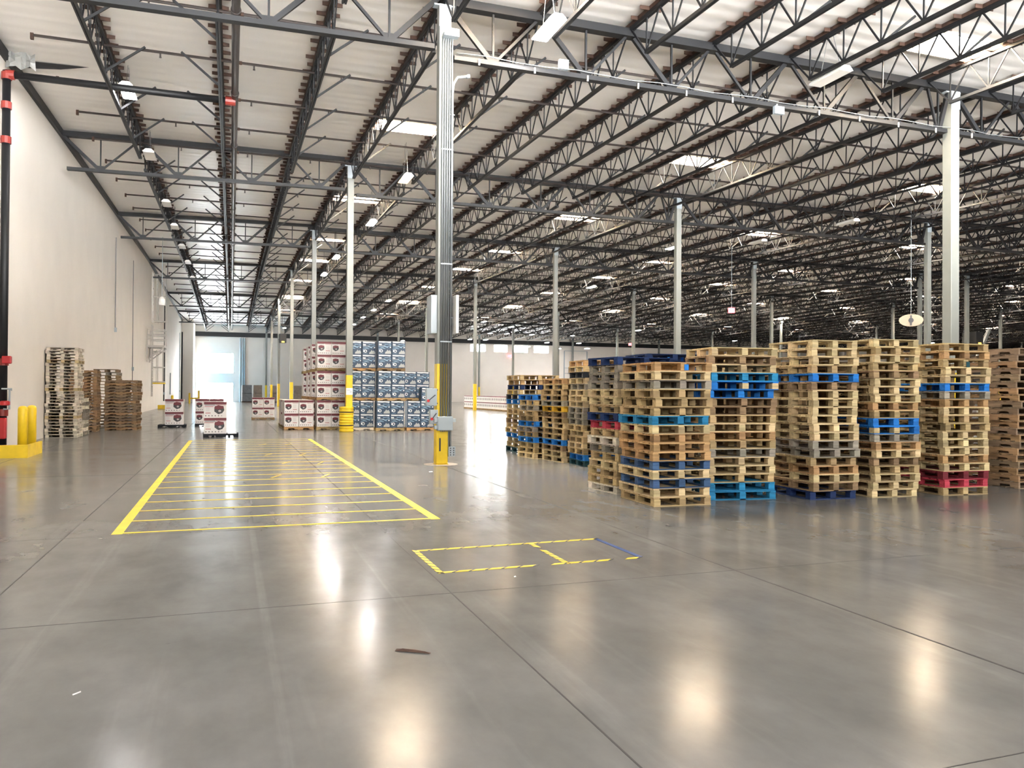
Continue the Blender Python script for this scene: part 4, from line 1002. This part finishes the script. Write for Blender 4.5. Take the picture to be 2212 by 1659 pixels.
# blue cartons
GB = 'navy printed cartons'
def blue_row(xs, y, z, lab):
    for i, x in enumerate(xs): carton(x, y + 0.26, z, 'b', lab % ORD[i], GB)
for x0, y0, wh, code in ((4.86, 36.2, 'left bottom blue load', 'w'), (6.12, 35.55, 'middle bottom blue load', 't'), (7.50, 35.55, 'right bottom blue load', 'o')):
    zz = load_pallet(x0 - 0.03, y0 - 0.03, 0, 1.28, 1.02, code, '%s pallet under the %s' % (COLS[code][1], wh))
    for lv in range(2): blue_row((x0 + 0.305, x0 + 0.925), y0, zz + lv * (CH + 0.001), 'navy printed carton, %s layer, %%s from left on the %s' % (LVL[lv], wh))
z2 = PP * 0.96 + 2 * CH + 0.004
for x0, y0, wh, code in ((4.93, 36.2, 'left middle-height blue load', 'o'), (6.17, 35.58, 'centre middle-height blue load', 't'), (7.42, 36.12, 'right middle-height blue load', 't')):
    zz = load_pallet(x0 - 0.03, y0 - 0.03, z2, 1.26, 1.02, code, '%s pallet under the %s' % (COLS[code][1], wh))
    for lv in range(2): blue_row((x0 + 0.305, x0 + 0.92), y0, zz + lv * (CH + 0.001), 'navy printed carton, %s layer, %%s from left on the %s' % (LVL[lv], wh))
z3 = 2 * z2
for x0, y0, wh, code in ((4.93, 36.2, 'left top blue load', 'o'), (6.17, 35.6, 'right top blue load', 'd')):
    zz = load_pallet(x0 - 0.03, y0 - 0.03, z3, 1.26, 1.02, code, '%s pallet under the %s' % (COLS[code][1], wh))
    for lv in range(2): blue_row((x0 + 0.305, x0 + 0.925), y0, zz + lv * (CH + 0.001), 'navy printed carton, %s layer, %%s from left on the %s' % (LVL[lv], wh))
carton(8.44, 35.80, z2, 'b', 'single navy carton set on right bottom blue load beside the conduits', GB)
# long low row of white cartons far to the right
pb = MB()
for i in range(11):
    y = 66.0 + i * 1.32
    pb.box(22.95, y, 0, 24.0, y + 1.26, 0.03); pb.box(22.95, y, 0.1, 24.0, y + 1.26, 0.138)
    for yy in (0, 0.56, 1.16): pb.box(22.95, y + yy, 0.03, 24.0, y + yy + 0.1, 0.1)
    for s in range(2):
        for lv in range(2):
            o = obj('carton', BF, None, (23.25, y + 0.32 + s * 0.64, 0.138 + lv * (CH + 0.003))); tag(o, 'white carton, %s layer, %s from the near end of the distant low row' % (LVL[lv], ORD[i * 2 + s]), 'carton', 'distant white cartons')
o = pb.build('pallet_row', 'wood'); o.color = (0.4, 0.27, 0.14, 1); tag(o, 'pallets beneath the distant low row of white cartons', 'pallets', None, 'stuff')
# wrapped loads by the far wall
for i, (x, wdt, m, hh) in enumerate(((2.1, 1.35, 'darkwrap', 2.45), (3.55, 1.2, 'wrap', 2.45), (5.75, 1.35, 'wrap', 2.4), (9.2, 1.6, 'wrap', 2.4))):
    t = thing('wrapped_load', '%s shrink-wrapped pallet load by the far wall, %s from the left' % ('dark' if m == 'darkwrap' else 'brown', ORD[i]), 'wrapped load', (x, 118.5, 0), 0, 'wrapped loads by the far wall')
    b = MB(); b.bevbox(-wdt / 2, -0.5, 0.14, wdt / 2, 0.5, 1.3, 0.04); b.bevbox(-wdt / 2 + 0.02, -0.48, 1.3, wdt / 2 - 0.02, 0.48, hh, 0.04); b.build('goods', m, t)
    b = MB(); b.box(-wdt / 2, -0.5, 0, wdt / 2, 0.5, 0.14); b.build('pallet_base', 'rust', t)
# pipe cluster in the far corner by the entrance
b = MB()
for x in (1.25, 1.6, 1.85): b.tube([(x, FARY - 0.2, 0), (x, FARY - 0.2, 9.4)], 0.11, 8)
tag(b.build('downpipe_cluster', 'box'), 'cluster of grey pipes on the far wall right of the entrance', 'pipes')
print('joists', jcount, 'girders', gcount, 'pallets', pcount, 'cartons', ccount + 44, 'objects', len(bpy.data.objects))
